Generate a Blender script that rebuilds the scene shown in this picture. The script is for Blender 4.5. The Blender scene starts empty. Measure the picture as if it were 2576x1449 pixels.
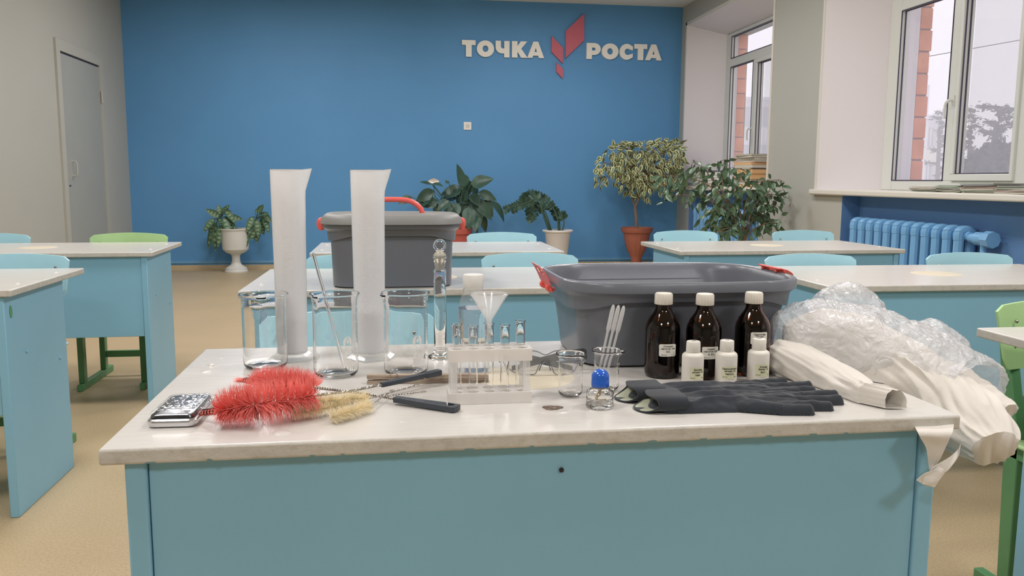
import bpy, math, random
import numpy as np
from mathutils import Vector, Matrix, noise

S = bpy.context.scene
COL = S.collection
PI = math.pi

# ------------------------------------------------------------------ camera
H = 1.068            # camera height above the floor
HT = 0.727           # height of the desk tops
FPX = 2089.08        # focal length for the 2576 x 1449 frame
ROT = np.array([[0.98980201, 0.01293615, -0.14186134],
                [-0.1423399, 0.1289515, -0.98138212],
                [0.00559793, 0.99156652, 0.12947778]])
cd = bpy.data.cameras.new('camera')
cd.sensor_width = 36.0
cd.lens = FPX / 2576 * 36.0
cd.clip_start = 0.05
cd.clip_end = 500
cam = bpy.data.objects.new('camera', cd)
COL.objects.link(cam)
mw = Matrix(ROT.tolist()).to_4x4()
mw.translation = (0, 0, H)
cam.matrix_world = mw
S.camera = cam

# ------------------------------------------------------------------ world, exposure
W = bpy.data.worlds.new('overcast_sky')
S.world = W
W.use_nodes = True
bgn = W.node_tree.nodes['Background']
bgn.inputs['Color'].default_value = (0.98, 0.93, 1.0, 1)
bgn.inputs['Strength'].default_value = 1.25
S.view_settings.view_transform = 'Standard'
S.view_settings.look = 'None'
S.view_settings.gamma = 1.0
S.view_settings.exposure = 0.0
S.view_settings.use_curve_mapping = False
C = S.cycles
C.max_bounces = 14
C.diffuse_bounces = 4
C.glossy_bounces = 5
C.transmission_bounces = 14
C.transparent_max_bounces = 24
C.volume_bounces = 2
C.sample_clamp_indirect = 30.0
C.blur_glossy = 0.6

LAMP_POWER = 33.0


# ------------------------------------------------------------------ helpers
def V3(*a):
    return np.array(a, float)


def ray(px, py):
    return ROT @ np.array([px - 1288.0, 724.5 - py, -FPX])


def P(px, py, Y):
    """world point seen at pixel (px, py) lying at depth Y"""
    d = ray(px, py)
    d = d * (Y / d[1])
    return np.array([d[0], d[1], d[2] + H])


def PZ(px, py, z):
    d = ray(px, py)
    d = d * ((z - H) / d[2])
    return np.array([d[0], d[1], z])


def PX(px, py, X):
    d = ray(px, py)
    d = d * (X / d[0])
    return np.array([d[0], d[1], d[2] + H])


def lin(c):
    r = []
    for v in c:
        v = v / 255.0
        r.append(v / 12.92 if v <= 0.04045 else ((v + 0.055) / 1.055) ** 2.4)
    return (r[0], r[1], r[2], 1.0)


MATS = {}


def mat(name, rgb, rough=0.5, metal=0.0, bump=0.0, bscale=60.0, stretch=(1, 1, 1), var=0.0, vscale=4.0,
        spec=0.5, trans=0.0, ior=1.45, coat=0.0, sss=0.0, rgb2=None, mixscale=8.0, mixlo=0.45, mixhi=0.6, detail=4.0,
        sheen=0.0, anis=0.0, bdist=0.002):
    m = bpy.data.materials.new(name)
    m.use_nodes = True
    nt = m.node_tree
    b = nt.nodes['Principled BSDF']
    I = b.inputs
    I['Base Color'].default_value = lin(rgb)
    I['Roughness'].default_value = rough
    I['Metallic'].default_value = metal
    I['Specular IOR Level'].default_value = spec
    I['Transmission Weight'].default_value = trans
    I['IOR'].default_value = ior
    I['Coat Weight'].default_value = coat
    I['Coat Roughness'].default_value = 0.15
    I['Sheen Weight'].default_value = sheen
    if sss:
        I['Subsurface Weight'].default_value = sss
        I['Subsurface Radius'].default_value = (0.02, 0.02, 0.02)
    tc = nt.nodes.new('ShaderNodeTexCoord')
    mp = nt.nodes.new('ShaderNodeMapping')
    mp.inputs['Scale'].default_value = stretch
    nt.links.new(tc.outputs['Object'], mp.inputs['Vector'])
    colour = None
    if rgb2 is not None:
        n = nt.nodes.new('ShaderNodeTexNoise')
        n.inputs['Scale'].default_value = mixscale
        n.inputs['Detail'].default_value = detail
        nt.links.new(mp.outputs['Vector'], n.inputs['Vector'])
        cr = nt.nodes.new('ShaderNodeValToRGB')
        cr.color_ramp.elements[0].position = mixlo
        cr.color_ramp.elements[0].color = lin(rgb)
        cr.color_ramp.elements[1].position = mixhi
        cr.color_ramp.elements[1].color = lin(rgb2)
        nt.links.new(n.outputs['Fac'], cr.inputs['Fac'])
        colour = cr.outputs['Color']
    if var:
        n = nt.nodes.new('ShaderNodeTexNoise')
        n.inputs['Scale'].default_value = vscale
        n.inputs['Detail'].default_value = 3
        nt.links.new(mp.outputs['Vector'], n.inputs['Vector'])
        mr = nt.nodes.new('ShaderNodeMapRange')
        mr.inputs['From Min'].default_value = 0.3
        mr.inputs['From Max'].default_value = 0.7
        mr.inputs['To Min'].default_value = 1 - var
        mr.inputs['To Max'].default_value = 1 + var
        nt.links.new(n.outputs['Fac'], mr.inputs['Value'])
        hs = nt.nodes.new('ShaderNodeHueSaturation')
        nt.links.new(mr.outputs['Result'], hs.inputs['Value'])
        if colour is not None:
            nt.links.new(colour, hs.inputs['Color'])
        else:
            hs.inputs['Color'].default_value = lin(rgb)
        colour = hs.outputs['Color']
    if colour is not None:
        nt.links.new(colour, I['Base Color'])
    if bump:
        n = nt.nodes.new('ShaderNodeTexNoise')
        n.inputs['Scale'].default_value = bscale
        n.inputs['Detail'].default_value = 3
        nt.links.new(mp.outputs['Vector'], n.inputs['Vector'])
        bp = nt.nodes.new('ShaderNodeBump')
        bp.inputs['Strength'].default_value = bump
        bp.inputs['Distance'].default_value = bdist
        nt.links.new(n.outputs['Fac'], bp.inputs['Height'])
        nt.links.new(bp.outputs['Normal'], I['Normal'])
    MATS[name] = m
    return m


def film_mat(name, rgb, opac, rough=0.15, bump=0.0, bscale=60.0, translucent=0.0, bdist=0.003):
    """thin see-through sheet: part clear, part diffuse, with a glossy skin"""
    m = bpy.data.materials.new(name)
    m.use_nodes = True
    nt = m.node_tree
    nt.nodes.clear()
    out = nt.nodes.new('ShaderNodeOutputMaterial')
    tr = nt.nodes.new('ShaderNodeBsdfTransparent')
    df = nt.nodes.new('ShaderNodeBsdfDiffuse')
    df.inputs['Color'].default_value = lin(rgb)
    tl = nt.nodes.new('ShaderNodeBsdfTranslucent')
    tl.inputs['Color'].default_value = lin(rgb)
    mx0 = nt.nodes.new('ShaderNodeMixShader')
    mx0.inputs[0].default_value = translucent
    nt.links.new(df.outputs[0], mx0.inputs[1])
    nt.links.new(tl.outputs[0], mx0.inputs[2])
    mx1 = nt.nodes.new('ShaderNodeMixShader')
    mx1.inputs[0].default_value = opac
    nt.links.new(tr.outputs[0], mx1.inputs[1])
    nt.links.new(mx0.outputs[0], mx1.inputs[2])
    gl = nt.nodes.new('ShaderNodeBsdfGlossy')
    gl.inputs['Roughness'].default_value = rough
    fr = nt.nodes.new('ShaderNodeFresnel')
    ge = nt.nodes.new('ShaderNodeNewGeometry')
    io = nt.nodes.new('ShaderNodeMapRange')       # thin sheet: the same reflectance from both sides
    io.inputs['To Min'].default_value = 1.45
    io.inputs['To Max'].default_value = 1 / 1.45
    nt.links.new(ge.outputs['Backfacing'], io.inputs['Value'])
    nt.links.new(io.outputs['Result'], fr.inputs['IOR'])
    mx2 = nt.nodes.new('ShaderNodeMixShader')
    nt.links.new(fr.outputs[0], mx2.inputs[0])
    nt.links.new(mx1.outputs[0], mx2.inputs[1])
    nt.links.new(gl.outputs[0], mx2.inputs[2])
    if bump:
        tc = nt.nodes.new('ShaderNodeTexCoord')
        n = nt.nodes.new('ShaderNodeTexNoise')
        n.inputs['Scale'].default_value = bscale
        n.inputs['Detail'].default_value = 4
        n.inputs['Distortion'].default_value = 1.5
        nt.links.new(tc.outputs['Object'], n.inputs['Vector'])
        bp = nt.nodes.new('ShaderNodeBump')
        bp.inputs['Strength'].default_value = bump
        bp.inputs['Distance'].default_value = bdist
        nt.links.new(n.outputs['Fac'], bp.inputs['Height'])
        for nd in (df, tl, gl, fr):
            nt.links.new(bp.outputs['Normal'], nd.inputs['Normal'])
    nt.links.new(mx2.outputs[0], out.inputs['Surface'])
    MATS[name] = m
    return m


def glow_mat(name, rgb, strength):
    m = bpy.data.materials.new(name)
    m.use_nodes = True
    nt = m.node_tree
    nt.nodes.clear()
    out = nt.nodes.new('ShaderNodeOutputMaterial')
    em = nt.nodes.new('ShaderNodeEmission')
    em.inputs['Color'].default_value = lin(rgb)
    em.inputs['Strength'].default_value = strength
    nt.links.new(em.outputs[0], out.inputs['Surface'])
    return m


class MB:
    """collects shapes and links them as one mesh object"""

    def __init__(s):
        s.v = []
        s.f = []
        s.m = []
        s.n = 0

    def add(s, verts, faces, mi=0):
        verts = [tuple(map(float, p)) for p in verts]
        k = s.n
        s.v += verts
        s.n += len(verts)
        for f in faces:
            s.f.append(tuple(i + k for i in f))
        if isinstance(mi, (list, tuple, np.ndarray)):
            s.m += [int(x) for x in mi]
        else:
            s.m += [mi] * len(faces)
        return s

    def box(s, lo, hi, mi=0, M=None):
        x0, y0, z0 = lo
        x1, y1, z1 = hi
        vs = [(x0, y0, z0), (x1, y0, z0), (x1, y1, z0), (x0, y1, z0), (x0, y0, z1), (x1, y0, z1), (x1, y1, z1), (x0, y1, z1)]
        if M is not None:
            vs = [tuple(M @ Vector(p)) for p in vs]
        return s.add(vs, [(0, 3, 2, 1), (4, 5, 6, 7), (0, 1, 5, 4), (1, 2, 6, 5), (2, 3, 7, 6), (3, 0, 4, 7)], mi)

    def rings(s, rings, closed=True, cap0=False, cap1=False, mi=0):
        """bridge a list of rings with the same number of points"""
        n = len(rings[0])
        vs = [p for r in rings for p in r]
        fs = []
        for i in range(len(rings) - 1):
            for j in range(n if closed else n - 1):
                a = i * n + j
                b = i * n + (j + 1) % n
                fs.append((a, b, b + n, a + n))
        if cap0:
            fs.append(tuple(range(n))[::-1])
        if cap1:
            fs.append(tuple(range((len(rings) - 1) * n, len(rings) * n)))
        return s.add(vs, fs, mi)

    def lathe(s, prof, n=48, c=(0, 0, 0), mi=0, closed_profile=False, sx=1, sy=1):
        """prof: (r, z) from outside bottom over the top and back; r = 0 ends are closed"""
        rr = []
        for r, z in prof:
            r = max(r, 1e-5)
            rr.append([(c[0] + sx * r * math.cos(2 * PI * k / n), c[1] + sy * r * math.sin(2 * PI * k / n), c[2] + z) for k in range(n)])
        if closed_profile:
            rr.append(rr[0])
        return s.rings(rr, mi=mi)

    def tube(s, pts, rad, n=10, mi=0, caps=True, flat=1.0, up=(0, 0, 1)):
        pts = [np.array(p, float) for p in pts]
        if not hasattr(rad, '__len__'):
            rad = [rad] * len(pts)
        rings = []
        prev = None
        for i, p in enumerate(pts):
            t = pts[min(i + 1, len(pts) - 1)] - pts[max(i - 1, 0)]
            t = t / (np.linalg.norm(t) + 1e-12)
            if prev is None:
                u = np.array(up, float)
                if abs(u @ t) > 0.95:
                    u = np.array([1.0, 0, 0])
            else:
                u = prev
            u = u - t * (u @ t)
            u = u / (np.linalg.norm(u) + 1e-12)
            prev = u
            w = np.cross(t, u)
            r = rad[i]
            rings.append([p + r * (math.cos(2 * PI * k / n) * w + flat * math.sin(2 * PI * k / n) * u) for k in range(n)])
        return s.rings(rings, cap0=caps, cap1=caps, mi=mi)

    def prism(s, poly, axis, a, b, mi=0):
        """extrude a 2D polygon along an axis: axis 'y' gives (x, z) polygons, 'x' gives (y, z), 'z' gives (x, y)"""
        def q(p, t):
            if axis == 'y':
                return (p[0], t, p[1])
            if axis == 'x':
                return (t, p[0], p[1])
            return (p[0], p[1], t)
        n = len(poly)
        vs = [q(p, a) for p in poly] + [q(p, b) for p in poly]
        fs = [tuple(range(n))[::-1], tuple(range(n, 2 * n))] + [(i, (i + 1) % n, n + (i + 1) % n, n + i) for i in range(n)]
        return s.add(vs, fs, mi)

    def sphere(s, c, r, n=12, m=8, mi=0, sz=1.0):
        prof = [(r * math.sin(PI * k / m), -r * sz * math.cos(PI * k / m)) for k in range(m + 1)]
        return s.lathe(prof, n, c, mi)

    def xform(s, M):
        s.v = [tuple(M @ Vector(p)) for p in s.v]
        return s

    def build(s, name, mats, parent=None, smooth=35, bevel=0, bseg=2, solid=0, subsurf=0):
        me = bpy.data.meshes.new(name)
        me.from_pydata(s.v, [], s.f)
        if not isinstance(mats, (list, tuple)):
            mats = [mats]
        for m in mats:
            me.materials.append(m)
        if len(mats) > 1:
            me.polygons.foreach_set('material_index', s.m)
        me.validate()
        import bmesh
        bm = bmesh.new()
        bm.from_mesh(me)
        bmesh.ops.recalc_face_normals(bm, faces=bm.faces)
        bm.to_mesh(me)
        bm.free()
        if smooth:
            me.shade_smooth()
            me.set_sharp_from_angle(angle=math.radians(smooth))
        o = bpy.data.objects.new(name, me)
        COL.objects.link(o)
        if parent is not None:
            o.parent = parent
        if solid:
            md = o.modifiers.new('solid', 'SOLIDIFY')
            md.thickness = solid
            md.offset = 0
        if bevel:
            md = o.modifiers.new('bevel', 'BEVEL')
            md.width = bevel
            md.segments = bseg
            md.limit_method = 'ANGLE'
            md.angle_limit = math.radians(40)
        if subsurf:
            md = o.modifiers.new('sub', 'SUBSURF')
            md.levels = subsurf
            md.render_levels = subsurf
        return o


def tag(o, label=None, cat=None, group=None, kind=None):
    if label:
        o['label'] = label
    if cat:
        o['category'] = cat
    if group:
        o['group'] = group
    if kind:
        o['kind'] = kind
    return o


def thing(name, label, cat, loc=(0, 0, 0), rz=0.0, group=None):
    o = bpy.data.objects.new(name, None)
    COL.objects.link(o)
    o.location = loc
    o.rotation_euler = (0, 0, rz)
    o.empty_display_size = 0.05
    return tag(o, label, cat, group)


def children(o):
    return [c for c in bpy.data.objects if c.parent == o]


def dup(o, parent=None):
    c = o.copy()
    COL.objects.link(c)
    c.parent = parent
    for ch in children(o):
        dup(ch, c)
    return c


def place(o, loc, rz, label=None, group=None):
    o.location = loc
    o.rotation_euler = (0, 0, rz)
    if label:
        o['label'] = label
    if group:
        o['group'] = group
    return o


def rrect(a, b, r, n=6, e=0.0):
    """rounded rectangle outline, half sizes a x b; e bows the long sides out"""
    pts = []
    for cx, cy, a0 in ((a - r, b - r, 0), (-(a - r), b - r, PI / 2), (-(a - r), -(b - r), PI), (a - r, -(b - r), 1.5 * PI)):
        for k in range(n + 1):
            t = a0 + PI / 2 * k / n
            pts.append((cx + r * math.cos(t), cy + r * math.sin(t)))
    # extra points along the long sides so they can bow
    out = []
    for i in range(len(pts)):
        p = pts[i]
        q = pts[(i + 1) % len(pts)]
        out.append(p)
        if abs(p[1] - q[1]) < 1e-9 and abs(p[0] - q[0]) > r * 0.5:
            for k in range(1, 8):
                out.append((p[0] + (q[0] - p[0]) * k / 8, p[1]))
    if e:
        out = [(x, y + math.copysign(e * max(0, 1 - (x / a) ** 2), y)) for x, y in out]
    return out


def text_mesh(lines):
    """lines: (string, x, y, size, shear, align, offset) -> vertices (x, y), faces"""
    vs, fs = [], []
    for (t, x, y, size, shear, align, off) in lines:
        cu = bpy.data.curves.new('lettering', 'FONT')
        cu.body = t
        cu.size = size
        cu.shear = shear
        cu.align_x = align
        cu.offset = off
        cu.resolution_u = 3
        ob = bpy.data.objects.new('lettering', cu)
        COL.objects.link(ob)
        bpy.context.view_layer.update()
        dg = bpy.context.evaluated_depsgraph_get()
        me = bpy.data.meshes.new_from_object(ob.evaluated_get(dg))
        k = len(vs)
        vs += [(v.co.x + x, v.co.y + y) for v in me.vertices]
        fs += [tuple(i + k for i in p.vertices) for p in me.polygons]
        bpy.data.objects.remove(ob)
        bpy.data.curves.remove(cu)
        bpy.data.meshes.remove(me)
    return vs, fs


def nz(x, y, z):
    return noise.noise(Vector((x, y, z)))


def smoothstep(a, b, x):
    t = max(0.0, min(1.0, (x - a) / (b - a)))
    return t * t * (3 - 2 * t)


def catmull(pts, n):
    pts = [np.array(p, float) for p in pts]
    P_ = [2 * pts[0] - pts[1]] + pts + [2 * pts[-1] - pts[-2]]
    out = []
    m = len(pts) - 1
    for i in range(n + 1):
        u = i / n * m
        k = min(int(u), m - 1)
        t = u - k
        p0, p1, p2, p3 = P_[k], P_[k + 1], P_[k + 2], P_[k + 3]
        out.append(0.5 * (2 * p1 + (p2 - p0) * t + (2 * p0 - 5 * p1 + 4 * p2 - p3) * t * t + (3 * p1 - p0 - 3 * p2 + p3) * t ** 3))
    return out


# ------------------------------------------------------------------ materials
M_BLUE = mat('blue_wall_paint', (94, 152, 202), rough=0.55, bump=0.25, bscale=220, var=0.03, vscale=1.5, spec=0.35)
M_GREY = mat('grey_wall_paint', (179, 179, 171), rough=0.6, bump=0.2, bscale=180, var=0.02, vscale=1.2, spec=0.35)
M_CEIL = mat('ceiling_white', (226, 226, 220), rough=0.8)
M_FLOOR = mat('speckled_linoleum', (178, 156, 120), rough=0.42, rgb2=(194, 173, 138), mixscale=140, mixlo=0.35, mixhi=0.65, var=0.04, vscale=2.0, spec=0.4)
M_TOP = mat('white_desk_paint', (206, 203, 197), rough=0.22, bump=0.35, bscale=26, stretch=(1, 3.2, 1), var=0.015, vscale=6, spec=0.55, bdist=0.0012)
M_EDGE = mat('worn_white_edge', (200, 197, 189), rough=0.55, bump=0.7, bscale=90, rgb2=(184, 179, 168), mixscale=60, mixlo=0.5, mixhi=0.8, var=0.05, vscale=20)
M_TEAL = mat('teal_panel_paint', (136, 188, 213), rough=0.38, bump=0.25, bscale=24, var=0.03, vscale=3, spec=0.45, bdist=0.0015)
M_CHAIRB = mat('light_blue_chair_paint', (176, 226, 240), rough=0.3, bump=0.3, bscale=40, var=0.03, vscale=8)
M_GREENB = mat('light_green_chair_paint', (176, 214, 152), rough=0.35, bump=0.35, bscale=40, var=0.05, vscale=9)
M_GREENF = mat('green_frame_paint', (96, 148, 100), rough=0.4, bump=0.3, bscale=30, var=0.08, vscale=10)
M_DGREENF = mat('dark_green_frame_paint', (58, 96, 82), rough=0.4, bump=0.3, bscale=30, var=0.06, vscale=8)
M_DISC = mat('cream_filler', (212, 203, 182), rough=0.5, bump=0.3, bscale=30, var=0.03, vscale=10)
M_WHITE = mat('white_plastic', (232, 231, 226), rough=0.35, var=0.01)
M_PVC = mat('window_plastic', (216, 218, 212), rough=0.3)
M_REVEAL = mat('reveal_panel', (226, 221, 224), rough=0.45)
M_GASKET = mat('dark_gasket', (70, 66, 84), rough=0.6)
M_SILL = mat('sill_plastic', (222, 218, 208), rough=0.35)
M_RAD = mat('blue_radiator_paint', (124, 178, 222), rough=0.35, bump=0.3, bscale=60, var=0.04, vscale=8)
M_NICHE = mat('blue_niche_paint', (94, 134, 182), rough=0.55, bump=0.25, bscale=150, var=0.04, vscale=2)
M_BRICK = mat('pale_red_block', (226, 176, 160), rough=0.9, bump=0.8, bscale=40, var=0.08, vscale=6)
M_MORTAR = mat('grey_mortar', (176, 170, 176), rough=0.95)
M_TUB = mat('dark_grey_tub_plastic', (108, 112, 120), rough=0.3, bump=0.08, bscale=300, spec=0.5)
M_LID = mat('grey_lid_plastic', (132, 132, 130), rough=0.5, bump=0.15, bscale=260)
M_RED = mat('coral_red_plastic', (240, 108, 100), rough=0.35)
M_BRISTLE = mat('red_bristle', (246, 138, 130), rough=0.45, var=0.10, vscale=30)
M_TAN = mat('tan_bristle', (246, 232, 196), rough=0.6, var=0.12, vscale=40)
M_WIRE = mat('twisted_steel_wire', (172, 166, 158), rough=0.3, metal=1.0)
M_DWIRE = mat('dark_wire', (60, 56, 54), rough=0.4, metal=0.8)
M_BLACK = mat('black_plastic', (62, 68, 76), rough=0.42, bump=0.1, bscale=200)
M_GLOVE = mat('black_knit_fabric', (36, 42, 50), rough=0.8, bump=0.5, bscale=900, var=0.08, vscale=30, sheen=0.25)
M_GLOVEIN = mat('pale_green_lining', (182, 186, 164), rough=0.7, var=0.08, vscale=40)
M_GLASS = mat('laboratory_glass', (255, 255, 255), rough=0.0, trans=1.0, ior=1.46)
M_AMBER = mat('amber_glass', (120, 58, 22), rough=0.02, trans=1.0, ior=1.5)
M_LIQ = mat('dark_reagent', (30, 22, 20), rough=0.05, trans=0.85, ior=1.33)
M_FROST = mat('ground_glass', (226, 220, 204), rough=0.35, trans=0.55, ior=1.46)
M_WATER = mat('clear_liquid', (250, 252, 255), rough=0.0, trans=1.0, ior=1.33)
M_PRINT = mat('white_glass_print', (236, 236, 232), rough=0.6)
M_GPRINT = mat('grey_glass_print', (128, 124, 118), rough=0.6)
M_INK = mat('black_ink', (38, 38, 40), rough=0.6)
M_LABW = mat('white_paper_label', (228, 226, 216), rough=0.6)
M_LABY = mat('pale_yellow_label', (224, 224, 190), rough=0.5)
M_CAP = mat('milky_cap_plastic', (224, 218, 206), rough=0.45, sss=0.2)
M_BOTTLEW = mat('white_bottle_plastic', (232, 228, 218), rough=0.42, sss=0.1)
M_BLUECAP = mat('glossy_blue_cap', (34, 92, 190), rough=0.15, coat=0.3)
M_WICK = mat('cotton_wick', (206, 184, 150), rough=0.9, bump=1.0, bscale=500)
M_WOOD = mat('grey_brown_wood', (176, 160, 142), rough=0.6, rgb2=(124, 106, 90), mixscale=14, stretch=(1, 12, 12), mixlo=0.42, mixhi=0.66, bump=0.3, bscale=40)
M_SILVER = mat('brushed_silver', (206, 206, 208), rough=0.22, metal=1.0, bump=0.1, bscale=90, stretch=(1, 20, 20))
M_DSILVER = mat('dark_silver_lid', (120, 124, 132), rough=0.16, metal=1.0)
M_COAT = mat('white_cotton', (216, 211, 202), rough=0.85, bump=0.25, bscale=500, sheen=0.2, var=0.015, vscale=14)
M_TERRA = mat('terracotta_plastic', (168, 100, 80), rough=0.5, var=0.04, vscale=10)
M_TERRAR = mat('red_terracotta', (184, 92, 80), rough=0.5)
M_POT = mat('ribbed_white_pot', (238, 234, 232), rough=0.45)
M_URN = mat('white_urn_plastic', (212, 212, 206), rough=0.5, bump=0.4, bscale=18, var=0.03, vscale=8)
M_SOIL = mat('potting_soil', (58, 48, 42), rough=0.95, bump=1, bscale=80)
M_LEAFD = mat('dark_leaf', (62, 90, 76), rough=0.35, var=0.2, vscale=14)
M_LEAFM = mat('mid_green_leaf', (76, 106, 80), rough=0.35, var=0.22, vscale=12)
M_LEAFG = mat('ficus_leaf', (84, 110, 82), rough=0.32, var=0.3, vscale=10)
M_LEAFV = mat('variegated_leaf_centre', (84, 110, 76), rough=0.4, var=0.2, vscale=14)
M_LEAFC = mat('cream_leaf_edge', (206, 204, 156), rough=0.45, var=0.08, vscale=14)
M_LEAFS = mat('silver_green_stripe', (128, 152, 116), rough=0.4, var=0.1, vscale=16)
M_STEM = mat('green_stem', (70, 96, 78), rough=0.5)
M_BARK = mat('ficus_bark', (128, 108, 92), rough=0.8, bump=0.5, bscale=90)
M_PETAL = mat('white_spathe', (236, 228, 220), rough=0.5)
M_PAPER = mat('aged_paper', (206, 200, 186), rough=0.8, var=0.06, vscale=90, stretch=(1, 1, 30))
M_PAPERO = mat('orange_tinted_paper', (222, 180, 130), rough=0.8, var=0.08, vscale=60, stretch=(1, 1, 30))
M_PAPERG = mat('pale_green_cover', (150, 174, 150), rough=0.6)
M_PAPERB = mat('slate_cover', (120, 122, 140), rough=0.6)
M_PAPERW = mat('white_cover', (226, 222, 216), rough=0.5)
M_PAPERR = mat('faded_red_cover', (190, 132, 122), rough=0.6)
M_FACADE = mat('pale_facade_panel', (206, 202, 208), rough=0.9, var=0.03)
M_FACADEG = mat('grey_facade_panel', (170, 168, 176), rough=0.9)
M_FWIN = mat('facade_window', (70, 74, 92), rough=0.3)
M_BALC = mat('pale_blue_balcony', (176, 190, 204), rough=0.8)
M_BALY = mat('pale_yellow_balcony', (206, 198, 170), rough=0.8)
M_CONIFER = mat('pine_needles', (70, 78, 76), rough=0.9, var=0.2, vscale=1)
M_TRUNK = mat('pine_trunk', (92, 78, 70), rough=0.9)
M_GROUND = mat('snowy_ground', (190, 188, 190), rough=0.95)
M_CABLE = mat('grey_cable', (110, 104, 110), rough=0.7)
M_MILKY = film_mat('milky_polypropylene', (251, 252, 253), 0.86, rough=0.25, translucent=0.30, bump=0.15, bscale=60)
M_FROSTPP = film_mat('frosted_polypropylene', (252, 252, 250), 0.36, rough=0.2, translucent=0.5)
M_CLEARPP = film_mat('clear_polypropylene', (252, 252, 252), 0.26, rough=0.12, translucent=0.5)
M_RACK = film_mat('rack_polypropylene', (255, 252, 248), 0.66, rough=0.25, translucent=0.4)
M_BAG = film_mat('crumpled_plastic_bag', (248, 249, 252), 0.44, rough=0.24, bump=0.5, bscale=42, translucent=0.3, bdist=0.02)
M_LENS = film_mat('safety_lens', (200, 204, 208), 0.10, rough=0.03)
M_SMOKE = film_mat('smoked_temple', (70, 74, 82), 0.75, rough=0.15)
M_PET = film_mat('clear_pet', (236, 240, 244), 0.10, rough=0.04, bump=0.5, bscale=50, translucent=0.3, bdist=0.004)
M_PANE = film_mat('window_pane', (235, 232, 240), 0.02, rough=0.0)
M_NET = film_mat('insect_net', (120, 112, 130), 0.22, rough=0.9)
M_TUBEGL = M_GLASS

# ------------------------------------------------------------------ the room
YB = 10.10           # blue wall
XL = -2.964          # left wall
XR = 3.551           # window wall
YF = -4.4            # wall behind the camera
ZC = 3.165           # ceiling
XW = 3.945           # plane of the window panes
K = 0.9395


def struct(name, mb, mats, parent=None, label=None, **kw):
    o = mb.build(name, mats, parent, **kw)
    if parent is None:
        o['kind'] = 'structure'
        if label:
            o['label'] = label
    return o


m = MB()
m.box((XL - 0.1, YF - 0.1, -0.12), (XR + 0.7, YB + 0.1, 0.0))
struct('floor', m, M_FLOOR, smooth=0, label='beige speckled linoleum floor')
m = MB()
m.box((XL - 0.1, YF - 0.1, ZC), (XR + 0.7, YB + 0.1, ZC + 0.12))
struct('ceiling', m, M_CEIL, smooth=0, label='plain white ceiling')
m = MB()
m.box((XL - 0.1, YB, 0), (XR, YB + 0.12, ZC))
struct('wall_back', m, M_BLUE, smooth=0, label='blue painted wall at the end of the room')
m = MB()
m.box((XL - 0.12, YF - 0.1, 0), (XL, YB, ZC))
struct('wall_left', m, M_GREY, smooth=0, label='grey painted wall with the door')
m = MB()
m.box((XL - 0.1, YF - 0.12, 0), (XR, YF, ZC))
struct('wall_front', m, M_GREY, smooth=0, label='grey wall behind the camera')

# window wall: openings with splayed reveals and blue radiator niches below
W1F, W1N = 9.915, 7.575      # far and near edge of the far opening at the wall face
W2F, W2N = 6.617, 4.20
W3F, W3N = 3.25, 0.85
W4F, W4N = -0.10, -2.50
SZ = 1.068 - 0.07 * K        # top of the sills
ST = 0.045
OT = H + 1.974 * K           # top of the openings at the wall face
FT = H + 1.80 * K            # top of the window frames
N1F, N1N = 9.67, 7.715
N2F, N2N = 6.21, 4.10
XN = XR + 0.155              # back of the niches
m = MB()


def wbox(y0, y1, z0, z1, x0=XR, x1=XR + 0.62, mi=0):
    m.box((x0, min(y0, y1), z0), (x1, max(y0, y1), z1), mi)


wbox(YF - 0.1, N2N, 0, SZ - ST)
wbox(N2N, N2F, 0, SZ - ST, XN, XR + 0.62, 1)
wbox(N2F, N1N, 0, SZ - ST)
wbox(N1N, N1F, 0, SZ - ST, XN, XR + 0.62, 1)
wbox(N1F, YB + 0.1, 0, SZ - ST)
for a, b in ((YF - 0.1, W4N), (W4F, W3N), (W3F, W2N), (W2F, W1N), (W1F, YB + 0.1)):
    wbox(a, b, SZ - ST, OT, XR, XR + 0.1)
# niche cheeks are painted blue: thin skins on the pier sides
for y0, y1 in ((N2F - 0.004, N2F), (N1F - 0.004, N1F), (N2N, N2N + 0.004), (N1N, N1N + 0.004)):
    wbox(y0, y1, 0.0, SZ - ST, XR + 0.001, XN, 1)
wbox(YF - 0.1, YB + 0.1, OT, ZC)
# wall body around the splayed openings
for (f, n) in ((W4F, W4N), (W3F, W3N), (W2F, W2N), (W1F, W1N)):
    ff, nn = f - 0.35, n + 0.33
    m.prism([(XR + 0.1, f), (XW + 0.05, ff), (XW + 0.05, f + 0.02), (XR + 0.1, f + 0.02)], 'z', SZ - ST, OT, 0)
    m.prism([(XR + 0.1, n), (XW + 0.05, nn), (XW + 0.05, n - 0.02), (XR + 0.1, n - 0.02)], 'z', SZ - ST, OT, 0)
for a, b in ((YF - 0.1, W4N), (W4F, W3N), (W3F, W2N), (W2F, W1N), (W1F, YB + 0.1)):
    wbox(a, b, SZ - ST, OT, XR + 0.1, XR + 0.62)
for (f, n) in ((W4F, W4N), (W3F, W3N), (W2F, W2N), (W1F, W1N)):
    wbox(f - 0.35, f, SZ - ST, OT, XW + 0.05, XR + 0.62)
    wbox(n, n + 0.33, SZ - ST, OT, XW + 0.05, XR + 0.62)
    wbox(n + 0.33, f - 0.35, FT, OT, XW + 0.05, XR + 0.62)
struct('wall_right', m, [M_GREY, M_NICHE], smooth=0, label='grey window wall with blue niches under the sills')


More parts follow.
